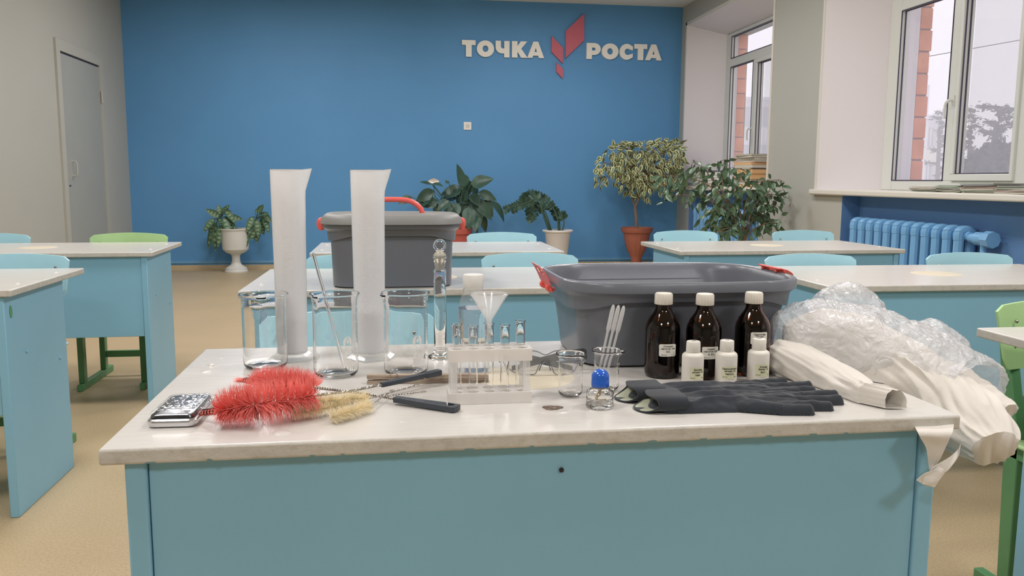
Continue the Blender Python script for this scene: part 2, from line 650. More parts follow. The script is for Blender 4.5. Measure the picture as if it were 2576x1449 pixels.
def window(name, f, n, label):
    ff, nn = f - 0.35, n + 0.33          # frame edges
    w = thing(name, label, None)
    w['kind'] = 'structure'
    # reveal lining: left cheek, right cheek, soffit, and corner bead around the opening
    q = MB()
    t = 0.006
    q.add([(XR - t, f, SZ), (XW, ff, SZ), (XW, ff, FT), (XR - t, f, OT), (XR - t, f - t, SZ), (XW, ff - t, SZ), (XW, ff - t, FT), (XR - t, f - t, OT)],
          [(0, 1, 2, 3), (4, 7, 6, 5), (0, 3, 7, 4), (3, 2, 6, 7)])
    q.add([(XR - t, n, SZ), (XW, nn, SZ), (XW, nn, FT), (XR - t, n, OT), (XR - t, n + t, SZ), (XW, nn + t, SZ), (XW, nn + t, FT), (XR - t, n + t, OT)],
          [(0, 1, 2, 3), (4, 7, 6, 5), (0, 3, 7, 4), (3, 2, 6, 7)])
    q.add([(XR - t, n, OT), (XW, nn, FT), (XW, ff, FT), (XR - t, f, OT), (XR - t, n, OT - t), (XW, nn, FT - t), (XW, ff, FT - t), (XR - t, f, OT - t)],
          [(0, 1, 2, 3), (4, 7, 6, 5), (0, 3, 7, 4)])
    q.build('reveal_lining', M_REVEAL, w, smooth=0)
    q = MB()
    bw = 0.03
    q.box((XR - 0.010, f - 0.004, SZ), (XR + 0.002, f + bw, OT + bw))
    q.box((XR - 0.010, n - bw, SZ), (XR + 0.002, n + 0.004, OT + bw))
    q.box((XR - 0.010, n - bw, OT - 0.004), (XR + 0.002, f + bw, OT + bw))
    q.build('corner_bead', M_SILL, w, smooth=0)
    q = MB()
    q.box((XR - 0.05, n - 0.06, SZ - ST), (XW + 0.02, f + 0.05, SZ))
    q.build('window_sill', M_SILL, w, bevel=0.012, bseg=3)
    # frame levels
    g0, g1 = H + 0.0085 * K, H + 1.39 * K        # lower light
    t0, t1 = H + 1.49 * K, H + 1.757 * K         # upper light
    gl = ff - 0.14                               # far edge of the left light
    m0 = gl - 0.62                               # left light / mullion
    m1 = m0 - 0.127
    gr = m1 - 0.555
    q = MB()
    xa, xb = XW - 0.035, XW + 0.035

    def fb(y0, y1, z0, z1):
        q.box((xa, min(y0, y1), z0), (xb, max(y0, y1), z1))
    fb(gl, ff, SZ, FT)
    fb(nn, gr, SZ, FT)
    fb(gr, gl, SZ, g0)
    fb(gr, gl, g1, t0)
    fb(gr, gl, t1, FT)
    fb(m1, m0, g0, g1)
    q.build('window_frame', M_PVC, w, bevel=0.006)
    # sash round the right light
    q = MB()
    s0, s1 = g0 + 0.0, g1
    sw = 0.047
    xs0, xs1 = XW - 0.055, XW + 0.02
    q.box((xs0, gr, s0), (xs1, m1 + 0.03, s0 + sw))
    q.box((xs0, gr, s1 - sw), (xs1, m1 + 0.03, s1))
    q.box((xs0, m1 - 0.004, s0 + sw), (xs1, m1 + 0.03, s1 - sw))
    q.box((xs0, gr - 0.02, s0), (xs1, gr + 0.012, s1))
    sash = q.build('window_sash', M_PVC, w, bevel=0.006)
    # dark gaskets round each light
    q = MB()
    gw = 0.007
    for (ya, yb, za, zb) in ((gl, m0, g0, g1), (gl, gr, t0, t1), (m1 - 0.004, gr + 0.012, s0 + sw, s1 - sw)):
        for x0, x1 in ((XW - 0.037, XW - 0.030), (XW - 0.004, XW + 0.004)):
            q.box((x0, ya - gw, za), (x1, ya, zb))
            q.box((x0, yb, za), (x1, yb + gw, zb))
            q.box((x0, yb, za), (x1, ya, za + gw))
            q.box((x0, yb, zb - gw), (x1, ya, zb))
    q.build('gasket', M_GASKET, w, smooth=0)
    for nm, (ya, yb, za, zb) in (('left', (gl, m0, g0, g1)), ('top', (gl, gr, t0, t1)), ('right', (m1, gr, s0 + sw, s1 - sw))):
        q = MB()
        q.add([(XW, yb, za), (XW, ya, za), (XW, ya, zb), (XW, yb, zb)], [(0, 1, 2, 3)])
        q.build('window_pane', M_PANE, w, smooth=0)
    q = MB()
    q.add([(XW + 0.045, gr - 0.01, s0), (XW + 0.045, m1 + 0.01, s0), (XW + 0.045, m1 + 0.01, s1), (XW + 0.045, gr - 0.01, s1)], [(0, 1, 2, 3)])
    q.build('insect_screen', M_NET, w, smooth=0)
    # handle
    hz = H + 0.60 * K
    q = MB()
    hy = m1 + 0.035
    q.box((XW - 0.066, hy - 0.014, hz - 0.035), (XW - 0.055, hy + 0.014, hz + 0.035))
    q.tube(catmull([(XW - 0.06, hy, hz), (XW - 0.095, hy, hz), (XW - 0.108, hy + 0.01, hz - 0.02), (XW - 0.108, hy + 0.02, hz - 0.07), (XW - 0.104, hy + 0.02, hz - 0.125)], 16), 0.0095, n=8)
    q.build('window_handle', M_PVC, w)
    return w


window('window_1', W1F, W1N, 'far white plastic window beside the blue wall')
window('window_2', W2F, W2N, 'near white plastic window on the right')
window('window_3_added', W3F, W3N, 'unseen white plastic window added beside the front desk for daylight')  # out of view, added so more daylight reaches the desk panels
window('window_4_added', W4F, W4N, 'unseen white plastic window added behind the camera for daylight')  # also unseen, put in for extra fill light from behind

# block pier of the outer wall seen through the panes
for i, f in enumerate((W1F, W2F)):
    q = MB()
    ex = -0.09 if i == 0 else 0.0
    y1 = f - 0.42
    q.box((XW + 0.16 + ex, y1 + 0.004, 0.3), (XW + 0.268 + ex, y1 + 0.125, 3.3), 1)
    rnd = random.Random(i)
    z = 0.4
    while z < 3.2:
        j = rnd.uniform(-0.008, 0.008)
        q.box((XW + 0.17 + ex, y1 - 0.004, z), (XW + 0.275 + ex + j, y1 + 0.13, z + 0.158))
        z += 0.169
    q.box((XW + 0.06, y1 - 0.006, 0.3), (XW + 0.17 + ex, y1 + 0.10, 3.3), 2)
    struct('trim_%d' % (i + 1), q, [M_BRICK, M_MORTAR, M_REVEAL], label='pale red block edge of the outer wall outside %s window' % ('far', 'near')[i], smooth=0, bevel=0.006)

# skirting and coving of the blue wall
m = MB()
m.box((XL, YB - 0.012, 0.055), (XR, YB, 0.115))
m.tube([(XL, YB - 0.012, 0.085), (XR, YB - 0.012, 0.085)], 0.017, n=10)
struct('baseboard_back', m, mat('light_blue_skirting', (104, 156, 196), rough=0.4), label='blue skirting along the back wall')
m = MB()
m.prism([(YB - 0.012, 0.055), (YB - 0.012, 0.0), (YB - 0.05, 0.0), (YB - 0.022, 0.02)], 'x', XL, XR)
struct('trim_3', m, M_FLOOR, label='linoleum upstand under the blue skirting', smooth=0)
m = MB()
m.box((XL, YF, 0.0), (XL + 0.015, 8.1, 0.07))
m.box((XL, 9.4, 0.0), (XL + 0.015, YB, 0.07))
struct('baseboard_left', m, M_GREY, label='grey skirting along the left wall', smooth=0)

# door in the left wall
dy0, dy1 = 8.20, 9.24
dzt = H + 1.205 * K
door = thing('door_1', 'grey painted door in the left wall', None)
door['kind'] = 'structure'
q = MB()
q.box((XL, dy0 - 0.09, 0), (XL + 0.022, dy0, dzt))
q.box((XL, dy1, 0), (XL + 0.022, dy1 + 0.09, dzt))
q.box((XL, dy0 - 0.09, dzt), (XL + 0.022, dy1 + 0.09, dzt + 0.10))
q.build('door_frame', M_GREY, door, smooth=0)
q = MB()
q.box((XL, dy0 + 0.004, 0.01), (XL + 0.010, dy1 - 0.004, dzt - 0.018))
q.build('door_panel', mat('grey_door_paint', (164, 166, 160), rough=0.45, bump=0.3, bscale=40, var=0.02), door, bevel=0.002)
q = MB()
q.box((XL + 0.0, dy0, dzt - 0.018), (XL + 0.003, dy1, dzt))
q.build('door_gap', M_GASKET, door, smooth=0)
hp = PX(180, 424, XL)
q = MB()
q.tube(catmull([(XL + 0.01, hp[1] - 0.02, hp[2] + 0.065), (XL + 0.05, hp[1] - 0.015, hp[2] + 0.062), (XL + 0.055, hp[1] - 0.015, hp[2]), (XL + 0.05, hp[1] - 0.015, hp[2] - 0.062), (XL + 0.01, hp[1] - 0.02, hp[2] - 0.065)], 20), 0.007, n=8)
q.box((XL + 0.01, hp[1] - 0.03, hp[2] - 0.09), (XL + 0.014, hp[1] - 0.0, hp[2] + 0.09))
q.build('door_handle', M_GREY, door)
q = MB()
kp = PX(174, 467, XL)
q.box((XL + 0.009, kp[1] - 0.02, kp[2] - 0.008), (XL + 0.012, kp[1] + 0.02, kp[2] + 0.006))
q.build('keyhole', M_GASKET, door, smooth=0)
q = MB()
hg = PX(251, 245, XL)
q.tube([(XL + 0.026, dy1 - 0.002, hg[2] - 0.06), (XL + 0.026, dy1 - 0.002, hg[2] + 0.06)], 0.009, n=8)
q.build('hinge', M_GREY, door)

# ceiling lamps, two rows of square panels
M_LAMP = glow_mat('lamp_diffuser', (254, 250, 250), LAMP_POWER)
lamp0 = thing('ceiling_light', '', 'ceiling light', (0, 0, ZC), 0, 'square ceiling lamps')
q = MB()
q.box((-0.31, -0.31, -0.035), (0.31, -0.295, 0))
q.box((-0.31, 0.295, -0.035), (0.31, 0.31, 0))
q.box((-0.31, -0.295, -0.035), (-0.295, 0.295, 0))
q.box((0.295, -0.295, -0.035), (0.31, 0.295, 0))
q.build('lamp_frame', M_WHITE, lamp0, smooth=0)
q = MB()
q.add([(-0.295, -0.295, -0.028), (0.295, -0.295, -0.028), (0.295, 0.295, -0.028), (-0.295, 0.295, -0.028)], [(0, 3, 2, 1)])
q.build('lamp_diffuser', M_LAMP, lamp0, smooth=0)
lamp_first = True
for rx, side in ((-1.15, 'door'), (1.75, 'window')):
    for k, ry in enumerate((-1.5, 1.0, 3.4, 5.7, 8.0)):
        o = lamp0 if lamp_first else dup(lamp0)
        lamp_first = False
        o.location = (rx, ry, ZC)
        o['label'] = 'square ceiling lamp in the %s side row, %s' % (side, ('behind the camera', 'over the front desk', 'over the second row of desks', 'over the third row of desks', 'nearest the blue wall')[k])

# ------------------------------------------------------------------ outside
q = MB()
q.box((8, -60, -7.2), (160, 160, -7.0))
struct('ground', q, M_GROUND, smooth=0, label='snowy ground outside far below the windows')


def facade(name, label, p0, p1, ztop, zbot, depth, cols, rows, h, mats, balc=False, roof=None):
    """block with its long face between p0 and p1 (plan points)"""
    b = thing(name, label, 'building', (0, 0, 0))
    p0 = np.array(p0[:2])
    p1 = np.array(p1[:2])
    d = p1 - p0
    L = np.linalg.norm(d)
    u = d / L
    nrm = np.array([-u[1], u[0]])          # away from the viewer
    if nrm @ p0 < 0:
        nrm = -nrm
    Mx = Matrix(((u[0], nrm[0], 0, p0[0]), (u[1], nrm[1], 0, p0[1]), (0, 0, 1, 0), (0, 0, 0, 1)))
    q = MB()
    q.box((0, 0, zbot), (L, depth, ztop), 0, Mx)
    q.build('wall', mats[0], b, smooth=0)
    q = MB()
    q.box((-0.2, -0.25, ztop), (L + 0.2, depth + 0.2, ztop + 0.22), 0, Mx)
    if roof:
        q.box((L * 0.1, 0.6, ztop + 0.2), (L * 0.85, depth * 0.7, ztop + roof), 0, Mx)
    q.build('roof', mats[0], b, smooth=0)
    cw = L / cols
    for r in range(rows):
        z1 = ztop - 0.5 - r * h
        for c in range(cols):
            q = MB()
            x0 = cw * (c + 0.16)
            x1 = cw * (c + 0.84)
            q.box((x0, -0.06, z1 - h * 0.52), (x1, 0.05, z1), 0, Mx)
            if balc:
                for k in range(1, 4):
                    xx = x0 + (x1 - x0) * k / 4
                    q.box((xx - 0.04, -0.12, z1 - h * 0.52), (xx + 0.04, -0.05, z1), 1, Mx)
            q.build('window', [mats[1], mats[0]], b, smooth=0)
            if balc:
                q = MB()
                q.box((cw * c + 0.12, -0.5, z1 - h * 0.98), (cw * (c + 1) - 0.12, 0.1, z1 - h * 0.55), 0, Mx)
                q.build('balcony', mats[2] if (r % 2) else mats[3], b, smooth=0)
    if balc:
        q = MB()
        for c in range(cols + 1):
            q.box((cw * c - 0.18, -0.7, zbot), (cw * c + 0.18, 0.1, ztop + 0.1), 0, Mx)
        q.build('column', mats[0], b, smooth=0)
    return b


a0, a1 = P(2309, 300, 45), P(2357, 300, 45)
facade('apartment_building', 'white apartment tower with glazed balconies beyond the near window', a0, a1, P(2330, 299, 45)[2], -7, 9, 1, 5, 2.05, [M_FACADE, M_FWIN, M_BALC, M_BALY], True, 2.0)
a0, a1 = P(1800, 250, 62), P(1960, 250, 62)
facade('apartment_building', 'long grey panel block seen through the far window', a0, a1, P(1900, 252, 62)[2], -7, 9, 7, 4, 2.9, [M_FACADEG, M_FWIN], False)

rnd = random.Random(5)


def pine(name, label, base, height, spread, layers, dense=0.5, trunk_to=0.95, start=0.45, seed=1, full=False):
    r = random.Random(seed)
    t = thing(name, label, 'tree', tuple(base))
    q = MB()
    q.tube([(0, 0, 0), (0.1, 0, height * 0.5), (0, 0.1, height * trunk_to)], [height * 0.018, height * 0.012, height * 0.004], n=7)
    for k in range(layers):
        u = start + (1 - start) * k / layers
        a = r.uniform(0, 2 * PI)
        L = spread * r.uniform(0.5, 1.0) * (1.1 - 0.6 * (u - start) / (1 - start))
        z = height * u
        q.tube([(0, 0, z), (L * 0.5 * math.cos(a), L * 0.5 * math.sin(a), z + L * 0.1), (L * math.cos(a), L * math.sin(a), z + L * 0.16)], [height * 0.006, height * 0.004, height * 0.001], n=5)
    q.build('trunk', M_TRUNK, t)
    q = MB()
    n = int(layers * 34 * dense)
    r2 = random.Random(seed)
    r3 = random.Random(seed + 7)
    for k in range(layers):
        u = start + (1 - start) * k / layers
        a = r2.uniform(0, 2 * PI)
        L = spread * r2.uniform(0.5, 1.0) * (1.1 - 0.6 * (u - start) / (1 - start))
        z = height * u
        for j in range(int(70 * dense)):
            v = r3.uniform(0.25, 1.05)
            c = V3(L * v * math.cos(a), L * v * math.sin(a), z + L * 0.16 * v) + V3(*[r3.gauss(0, 0.10 * spread) for _ in range(3)]) * V3(1, 1, 0.55)
            s = 0.07 * spread * r3.uniform(0.6, 1.3)
            d1 = V3(r3.gauss(0, 1), r3.gauss(0, 1), r3.gauss(0, 0.4))
            d1 /= np.linalg.norm(d1)
            d2 = V3(r3.gauss(0, 1), r3.gauss(0, 1), r3.gauss(0, 0.6))
            d2 /= np.linalg.norm(d2)
            q.add([c - s * d1, c + s * d2 * 0.6, c + s * d1, c - s * d2 * 0.6], [(0, 1, 2, 3)])
    q.build('foliage', M_CONIFER, t, smooth=0)
    return t


def crown_tree(label, base, height, spread, n, seed):
    r = random.Random(seed)
    t = thing('bushy_tree', label, 'tree', tuple(base))
    q = MB()
    q.tube([(0, 0, 0), (0, 0, height * 0.8)], [0.16, 0.06], n=7)
    q.build('trunk', M_TRUNK, t)
    q = MB()
    for j in range(n):
        while True:
            p = V3(r.uniform(-1, 1), r.uniform(-1, 1), r.uniform(-1, 1))
            if 0.35 < np.linalg.norm(p) < 1:
                break
        lump = 1 + 0.18 * nz(p[0] * 2.5, p[1] * 2.5, p[2] * 2.5 + seed)
        c = V3(p[0] * spread * lump, p[1] * spread * lump, height * 0.6 + p[2] * height * 0.42 * lump)
        s = 0.15 * r.uniform(0.6, 1.4)
        d1 = V3(r.gauss(0, 1), r.gauss(0, 1), r.gauss(0, 1))
        d1 /= np.linalg.norm(d1)
        d2 = V3(r.gauss(0, 1), r.gauss(0, 1), r.gauss(0, 1))
        d2 /= np.linalg.norm(d2)
        q.add([c - s * d1, c + s * d2 * 0.7, c + s * d1, c - s * d2 * 0.7], [(0, 1, 2, 3)])
    q.build('foliage', M_CONIFER, t, smooth=0)


def tree_at(px, pytop, Y):
    p = P(px, pytop, Y)
    return (p[0], p[1], -7.0), p[2] + 7.0


b_, h_ = tree_at(2515, 262, 20)
pine('pine_tree', 'tall flat-topped pine over the bushy tree outside the near window', b_, h_, 0.95, 17, 1.0, start=0.83, seed=3)
b_, h_ = tree_at(2452, 266, 20.5)
pine('pine_tree', 'pine left of the flat-topped pine behind the insect net', b_, h_, 0.75, 16, 0.9, start=0.78, seed=9)
b_, h_ = tree_at(2372, 275, 24)
pine('pine_tree', 'thin pine between the white tower and the window mullion', b_, h_, 0.72, 22, 0.7, start=0.70, seed=12)
b_, h_ = tree_at(2505, 318, 18)
crown_tree('dense bushy tree at the foot of the pines outside', (b_[0], b_[1], 1.068 - 1.6), 2.45, 0.66, 3000, 4)
q = MB()
a0, a1 = PX(2150, 185, 9.0), PX(2800, 60, 9.0)
q.tube([P(2100, 180, 12), P(2340, 141, 12), P(2576, 99, 12), P(2900, 30, 12)], 0.006, n=5)
tag(q.build('overhead_cable', M_CABLE), 'thin cable crossing the sky outside the near window', 'cable')

# fog between the school and the far trees and buildings
fm = bpy.data.materials.new('winter_fog')
fm.use_nodes = True
fm.node_tree.nodes.clear()
fo = fm.node_tree.nodes.new('ShaderNodeOutputMaterial')
fv = fm.node_tree.nodes.new('ShaderNodeVolumeScatter')
fv.inputs['Color'].default_value = (1, 1, 1, 1)
fv.inputs['Density'].default_value = 0.033
fm.node_tree.links.new(fv.outputs[0], fo.inputs['Volume'])
q = MB()
q.box((5.2, 3, -6.9), (26, 40, 12))
fog = q.build('fog', fm, smooth=0)
tag(fog, 'pale winter fog outside the windows', 'fog', kind='stuff')

# ------------------------------------------------------------------ lettering on the blue wall
YS = YB - 0.03


def wbx(x0, x1, yt, yb):
    a = P(x0, yt, YS)
    b = P(x1, yb, YS)
    return a[0], b[0], a[2], b[2]


def arc(cx, cz, rx, rz, a0, a1, n=14):
    return [(cx + rx * math.cos(math.radians(a0 + (a1 - a0) * k / n)), cz + rz * math.sin(math.radians(a0 + (a1 - a0) * k / n))) for k in range(n + 1)]


def ringpoly(q, outer, inner, M2):
    """strip between two open outlines with the same number of points, extruded"""
    n = len(outer)
    for i in range(n - 1):
        poly = [M2(outer[i]), M2(outer[i + 1]), M2(inner[i + 1]), M2(inner[i])]
        q.prism(poly, 'y', YS - 0.0012, YB - 0.001)


def letter(parent, ch, box):
    x0, x1, z1, z0 = box
    Wd, Hh = x1 - x0, z1 - z0

    def M2(p):
        return (x0 + p[0] * Wd, z0 + p[1] * Hh)
    q = MB()

    depth = [0]

    def poly(pts):
        depth[0] += 1
        q.prism([M2(p) for p in pts], 'y', YS - 0.0003 * depth[0], YB - 0.001)
    if ch == 'T':
        poly([(0, .71), (1, .71), (1, 1), (0, 1)])
        poly([(.29, 0), (.71, 0), (.71, .72), (.29, .72)])
    elif ch == 'O':
        ringpoly(q, arc(.5, .5, .5, .5, 0, 360, 36), arc(.5, .5, .17, .2, 0, 360, 36), M2)
    elif ch == 'Ch':
        poly([(.62, 0), (1, 0), (1, 1), (.62, 1)])
        poly([(0, .62), (.38, .62), (.38, 1), (0, 1)])
        poly([(.4, .24), (.63, .24), (.63, .55), (.5, .53)])
        ringpoly(q, arc(.45, .64, .45, .40, 180, 275, 12), arc(.52, .66, .14, .12, 180, 275, 12), M2)
    elif ch == 'K':
        poly([(0, 0), (.36, 0), (.36, 1), (0, 1)])
        poly([(.34, .40), (.60, .54), (1.0, 1), (.58, 1), (.34, .68)])
        poly([(.34, .40), (.34, .62), (.60, .56), (1.02, 0), (.60, 0)])
    elif ch == 'A':
        poly([(0, 0), (.30, 0), (.345, .14), (.43, .36), (.5, .62), (.5, 1), (.36, 1)])
        poly([(1, 0), (.64, 1), (.5, 1), (.5, .62), (.57, .36), (.655, .14), (.70, 0)])
        poly([(.345, .14), (.655, .14), (.57, .36), (.43, .36)])
    elif ch == 'R':
        poly([(0, 0), (.38, 0), (.38, 1), (0, 1)])
        poly([(.36, .72), (.55, .72), (.55, 1), (.36, 1)])
        poly([(.36, .26), (.55, .26), (.55, .53), (.36, .53)])
        ringpoly(q, arc(.54, .63, .46, .37, -90, 90, 16), arc(.54, .625, .09, .095, -90, 90, 16), M2)
    elif ch == 'S':
        ringpoly(q, arc(.54, .5, .54, .5, 52, 308, 30), arc(.60, .5, .22, .2, 62, 298, 30), M2)
        poly([(.87, .90), (1, .84), (1, .60), (.70, .68)])
        poly([(.87, .10), (1, .16), (1, .40), (.70, .32)])
    q.build('letter', M_LETTER, parent, smooth=30)


M_LETTER = mat('cream_letter_foam', (244, 242, 234), rough=0.6)
M_EMBLEM = mat('dusty_red_emblem', (200, 106, 122), rough=0.6)


def cr(x):
    return 1100 + x / 3.814


g = P(1163, 120, YS)
w1 = thing('wall_lettering', 'cream raised word ТОЧКА on the blue wall left of the red emblem', 'lettering', (0, 0, 0))
yt = lambda x: (382 + (x - 237) * (425 - 382) / 1800.0) / 3.814
yb_ = lambda x: (545 + (x - 237) * (583 - 545) / 1916.0) / 3.814
for ch, a, b in (('T', 237, 368), ('O', 380, 545), ('Ch', 560, 693), ('K', 717, 863), ('A', 865, 1025)):
    letter(w1, ch, wbx(cr(a), cr(b), yt(a), yb_(a)))
w2 = thing('wall_lettering', 'cream raised word РОСТА on the blue wall right of the red emblem', 'lettering', (0, 0, 0))
for ch, a, b in (('R', 1435, 1567), ('O', 1580, 1738), ('S', 1752, 1875), ('T', 1893, 2012), ('A', 2000, 2153)):
    letter(w2, ch, wbx(cr(a), cr(b), yt(a), yb_(a)))
em = thing('wall_emblem', 'dusty red emblem of three slanted leaf shapes between the two words', 'emblem', (0, 0, 0))
for pts in ([(1469.7, 34), (1469.7, 101), (1422.6, 146.3), (1423, 78)],
            [(1387.6, 89.7), (1416.7, 120.6), (1415.6, 159.4), (1387.1, 129.8)],
            [(1400.2, 157.3), (1416.7, 173.6), (1415.6, 197.2), (1399.9, 180.4)]):
    q = MB()
    w = [P(x, y, YS) for x, y in pts]
    q.prism([(p[0], p[2]) for p in w], 'y', YS, YB - 0.001)
    q.build('leaf_shape', M_EMBLEM, em, smooth=0)
# wall socket
sp = P(1176, 317, YB)
so = thing('wall_socket', 'white square socket on the blue wall', 'socket', (sp[0], YB, sp[2]))
q = MB()
q.box((-0.047, -0.012, -0.047), (0.047, -0.001, 0.047))
q.build('cover_plate', M_WHITE, so, bevel=0.004)
q = MB()
q.xform(Matrix.Identity(4))
q.lathe([(0.0, 0.0), (0.022, 0.0), (0.024, 0.004), (0.0, 0.004)], 24)
q.v = [(x, -0.012 - z, y) for x, y, z in q.v]
q.build('socket_face', mat('socket_insert', (206, 206, 196), rough=0.4), so)

# ------------------------------------------------------------------ radiators


def radiator(label, yfar, n, ztop, pitch, seed, pipe=True):
    r = thing('radiator', label, 'radiator', (XR + 0.075, yfar, 0))
    z0 = 0.22
    d = 0.06
    for k in range(n):
        q = MB()
        y = -k * pitch - pitch * 0.5
        w = pitch * 0.34
        # two columns front/back joined by rounded heads
        for sx in (-0.042, 0.042):
            q.tube([(sx, y, z0 + 0.05), (sx, y, ztop - 0.03)], w * 0.86, n=10)
        head = [(-0.044, y, ztop - 0.09), (-0.044, y, ztop - 0.055), (-0.028, y, ztop - 0.034), (0.028, y, ztop - 0.034), (0.044, y, ztop - 0.055), (0.044, y, ztop - 0.09)]
        q.tube(catmull(head, 16), w * 0.88, n=10)
        q.tube([(-0.06, y, z0 + 0.03), (0.06, y, z0 + 0.03)], w * 1.1, n=8)
        for zz in (ztop - 0.065, z0 + 0.06):
            q.tube([(0, y - pitch * 0.5, zz), (0, y + pitch * 0.5, zz)], 0.030, n=10)
        q.build('radiator_section', M_RAD, r)
    if pipe:
        q = MB()
        y = -n * pitch
        zz = ztop - 0.075
        q.tube([(0, y, zz), (0, y - 0.05, zz), (0, y - 0.055, zz), (0, y - 0.13, zz)], [0.03, 0.032, 0.042, 0.042], n=16)
        q.tube([(0, y - 0.13, zz), (0, y - 0.135, zz), (0, y - 0.2, zz)], [0.042, 0.052, 0.052], n=8)
        q.tube([(0, y - 0.12, zz), (0, y - 0.12, 0.0)], 0.02, n=10)
        q.build('pipe', M_RAD, r)
    return r


radiator('blue cast iron radiator with a thick end pipe under the near window', 6.12, 12, H - 0.275, 0.111, 1)
radiator('blue cast iron radiator behind the green ficus under the far window', 9.56, 14, H - 0.30, 0.111, 2)

# ------------------------------------------------------------------ desks
DW, DD = 1.20, 0.635
TT = 0.022


def make_desk():
    d = thing('school_desk', 'x', 'desk', (0, 0, 0))
    q = MB()
    hw, hd = DW / 2, DD / 2
    q.box((-hw, -hd, HT - TT), (hw, hd, HT))
    q.m = [0 if i == 1 else 1 for i in range(6)]
    q.build('tabletop', [M_TOP, M_EDGE], d, bevel=0.004, bseg=3)
    for s in (-1, 1):
        q = MB()
        xo = s * (hw - 0.027)
        xi = s * (hw - 0.054)
        q.box((min(xo, xi), -hd + 0.012, 0.0), (max(xo, xi), hd - 0.145, HT - TT))
        sp_ = q.build('side_panel', M_TEAL, d, bevel=0.003)
        q = MB()
        for (yy, zz) in ((-0.17, HT - 0.22), (0.10, HT - 0.30)):
            q.sphere((s * (hw - 0.027), yy, zz), 0.006, 10, 6)
        q.build('screw_cap', M_TEAL, sp_)
    q = MB()
    q.box((-hw + 0.0548, -hd + 0.018, 0.33), (hw - 0.0548, -hd + 0.036, HT - TT))
    q.build('modesty_panel', M_TEAL, d, bevel=0.002)
    q = MB()
    q.box((-hw + 0.0545, -hd + 0.08, HT - 0.20), (hw - 0.0545, hd - 0.17, HT - 0.185))
    q.build('book_shelf', M_TEAL, d, bevel=0.002)
    q = MB()
    q.lathe([(0.0, -0.002), (0.088, -0.002), (0.088, 0.0003), (0.086, 0.0008), (0.0, 0.0008)], 48, (0, 0, HT))
    q.build('cover_disc', M_DISC, d)
    for sx, sy in ((-1, -1), (1, -1), (-1, 1), (1, 1)):
        q = MB()
        q.sphere((sx * (hw - 0.045), sy * 0.16, HT), 0.009, 12, 6, sz=0.35)
        q.build('screw_head', M_TOP, d)
    return d


desk0 = make_desk()
desks = [
    # label, centre x, front y, rz, width scale
    ('white topped teal desk in front carrying the glassware and tubs', 0.226, 1.080, 0.006),
    ('teal desk behind the front desk carrying the lidded grey tub', 0.136, 2.585, -0.012),
    ('teal desk nearest the blue wall in the middle column', 0.220, 3.915, 0.0),
    ('teal desk at the left edge of the photo, nearer one, with a green paint spot', -1.753, 2.685, 0.01),
    ('teal desk on the left with a green chair behind it', -1.708, 4.000, 0.03),
    ('teal desk right of the open tub behind the plastic bag', 2.017, 2.520, -0.01),
    ('teal desk nearest the radiators in front of the green ficus', 1.985, 3.885, 0.01),
    ('teal desk cut by the right edge of the photo beside the front desk', 1.965, 1.125, 0.0),
]
DESKS = []
for i, (lab, cx_, fy, rz) in enumerate(desks):
    d = desk0 if i == 0 else dup(desk0)
    place(d, (cx_, fy + DD / 2, 0), rz, lab, 'school desks')
    DESKS.append(d)

# extras belonging to single desks
q = MB()
hp = P(1409, 1182, 1.096)
q.v = []
q.lathe([(0.0, 0), (0.0035, 0), (0.0035, 0.003), (0.0, 0.003)], 16)
loc = DESKS[0].location
q.v = [(hp[0] - loc[0] + x, hp[1] - loc[1] - 0.0 - z * 0.4, hp[2] + y) for x, y, z in q.v]
o = q.build('drill_hole_disc', M_INK, DESKS[0])  # dark disc before the panel paints the shade inside a hole
o['label'] = 'small dark disc painting the shade of a drilled hole'
q = MB()
q.lathe([(0.0, -0.004), (0.006, -0.0035), (0.010, -0.001), (0.0115, 0.0012), (0.013, 0.0012), (0.026, 0.0006), (0.0, 0.0006)][:0] or [(0.0, 0.0), (0.028, 0.0), (0.027, 0.0009), (0.013, 0.0012), (0.0, 0.0012)], 40, (0, 0, HT), sx=1.15)
hp = PZ(1388, 1028, HT)
q.v = [(x + hp[0] - loc[0], y + hp[1] - loc[1], z) for x, y, z in q.v]
q.build('patch_ring', M_TOP, DESKS[0])
q = MB()
rnd = random.Random(3)
rr = [0.0125 * (1 + 0.10 * math.sin(3 * t + 1) + rnd.uniform(-0.06, 0.06)) for t in np.linspace(0, 2 * PI, 28, endpoint=False)]
pts = [(hp[0] - loc[0] + 1.25 * r * math.cos(t), hp[1] - loc[1] + r * math.sin(t)) for r, t in zip(rr, np.linspace(0, 2 * PI, 28, endpoint=False))]
q.prism(pts, 'z', HT + 0.0008, HT + 0.0016)
q.build('hole_shade_patch', mat('dark_hole_interior', (104, 88, 78), rough=0.9, bump=1.0, bscale=400, rgb2=(150, 136, 120), mixscale=160, mixlo=0.5, mixhi=0.7), DESKS[0], smooth=0)  # raised dark patch paints the shaded interior of a hole in the top
# paint blisters on the front desk
for (px, py, r) in ((522, 934, 0.011), (706, 1088, 0.013), (450, 1010, 0.004), (560, 900, 0.004), (1010, 1060, 0.004)):
    q = MB()
    c = PZ(px, py, HT)
    q.sphere((c[0] - loc[0], c[1] - loc[1], HT), r, 14, 6, sz=0.16)
    q.build('paint_blister', M_TOP, DESKS[0])
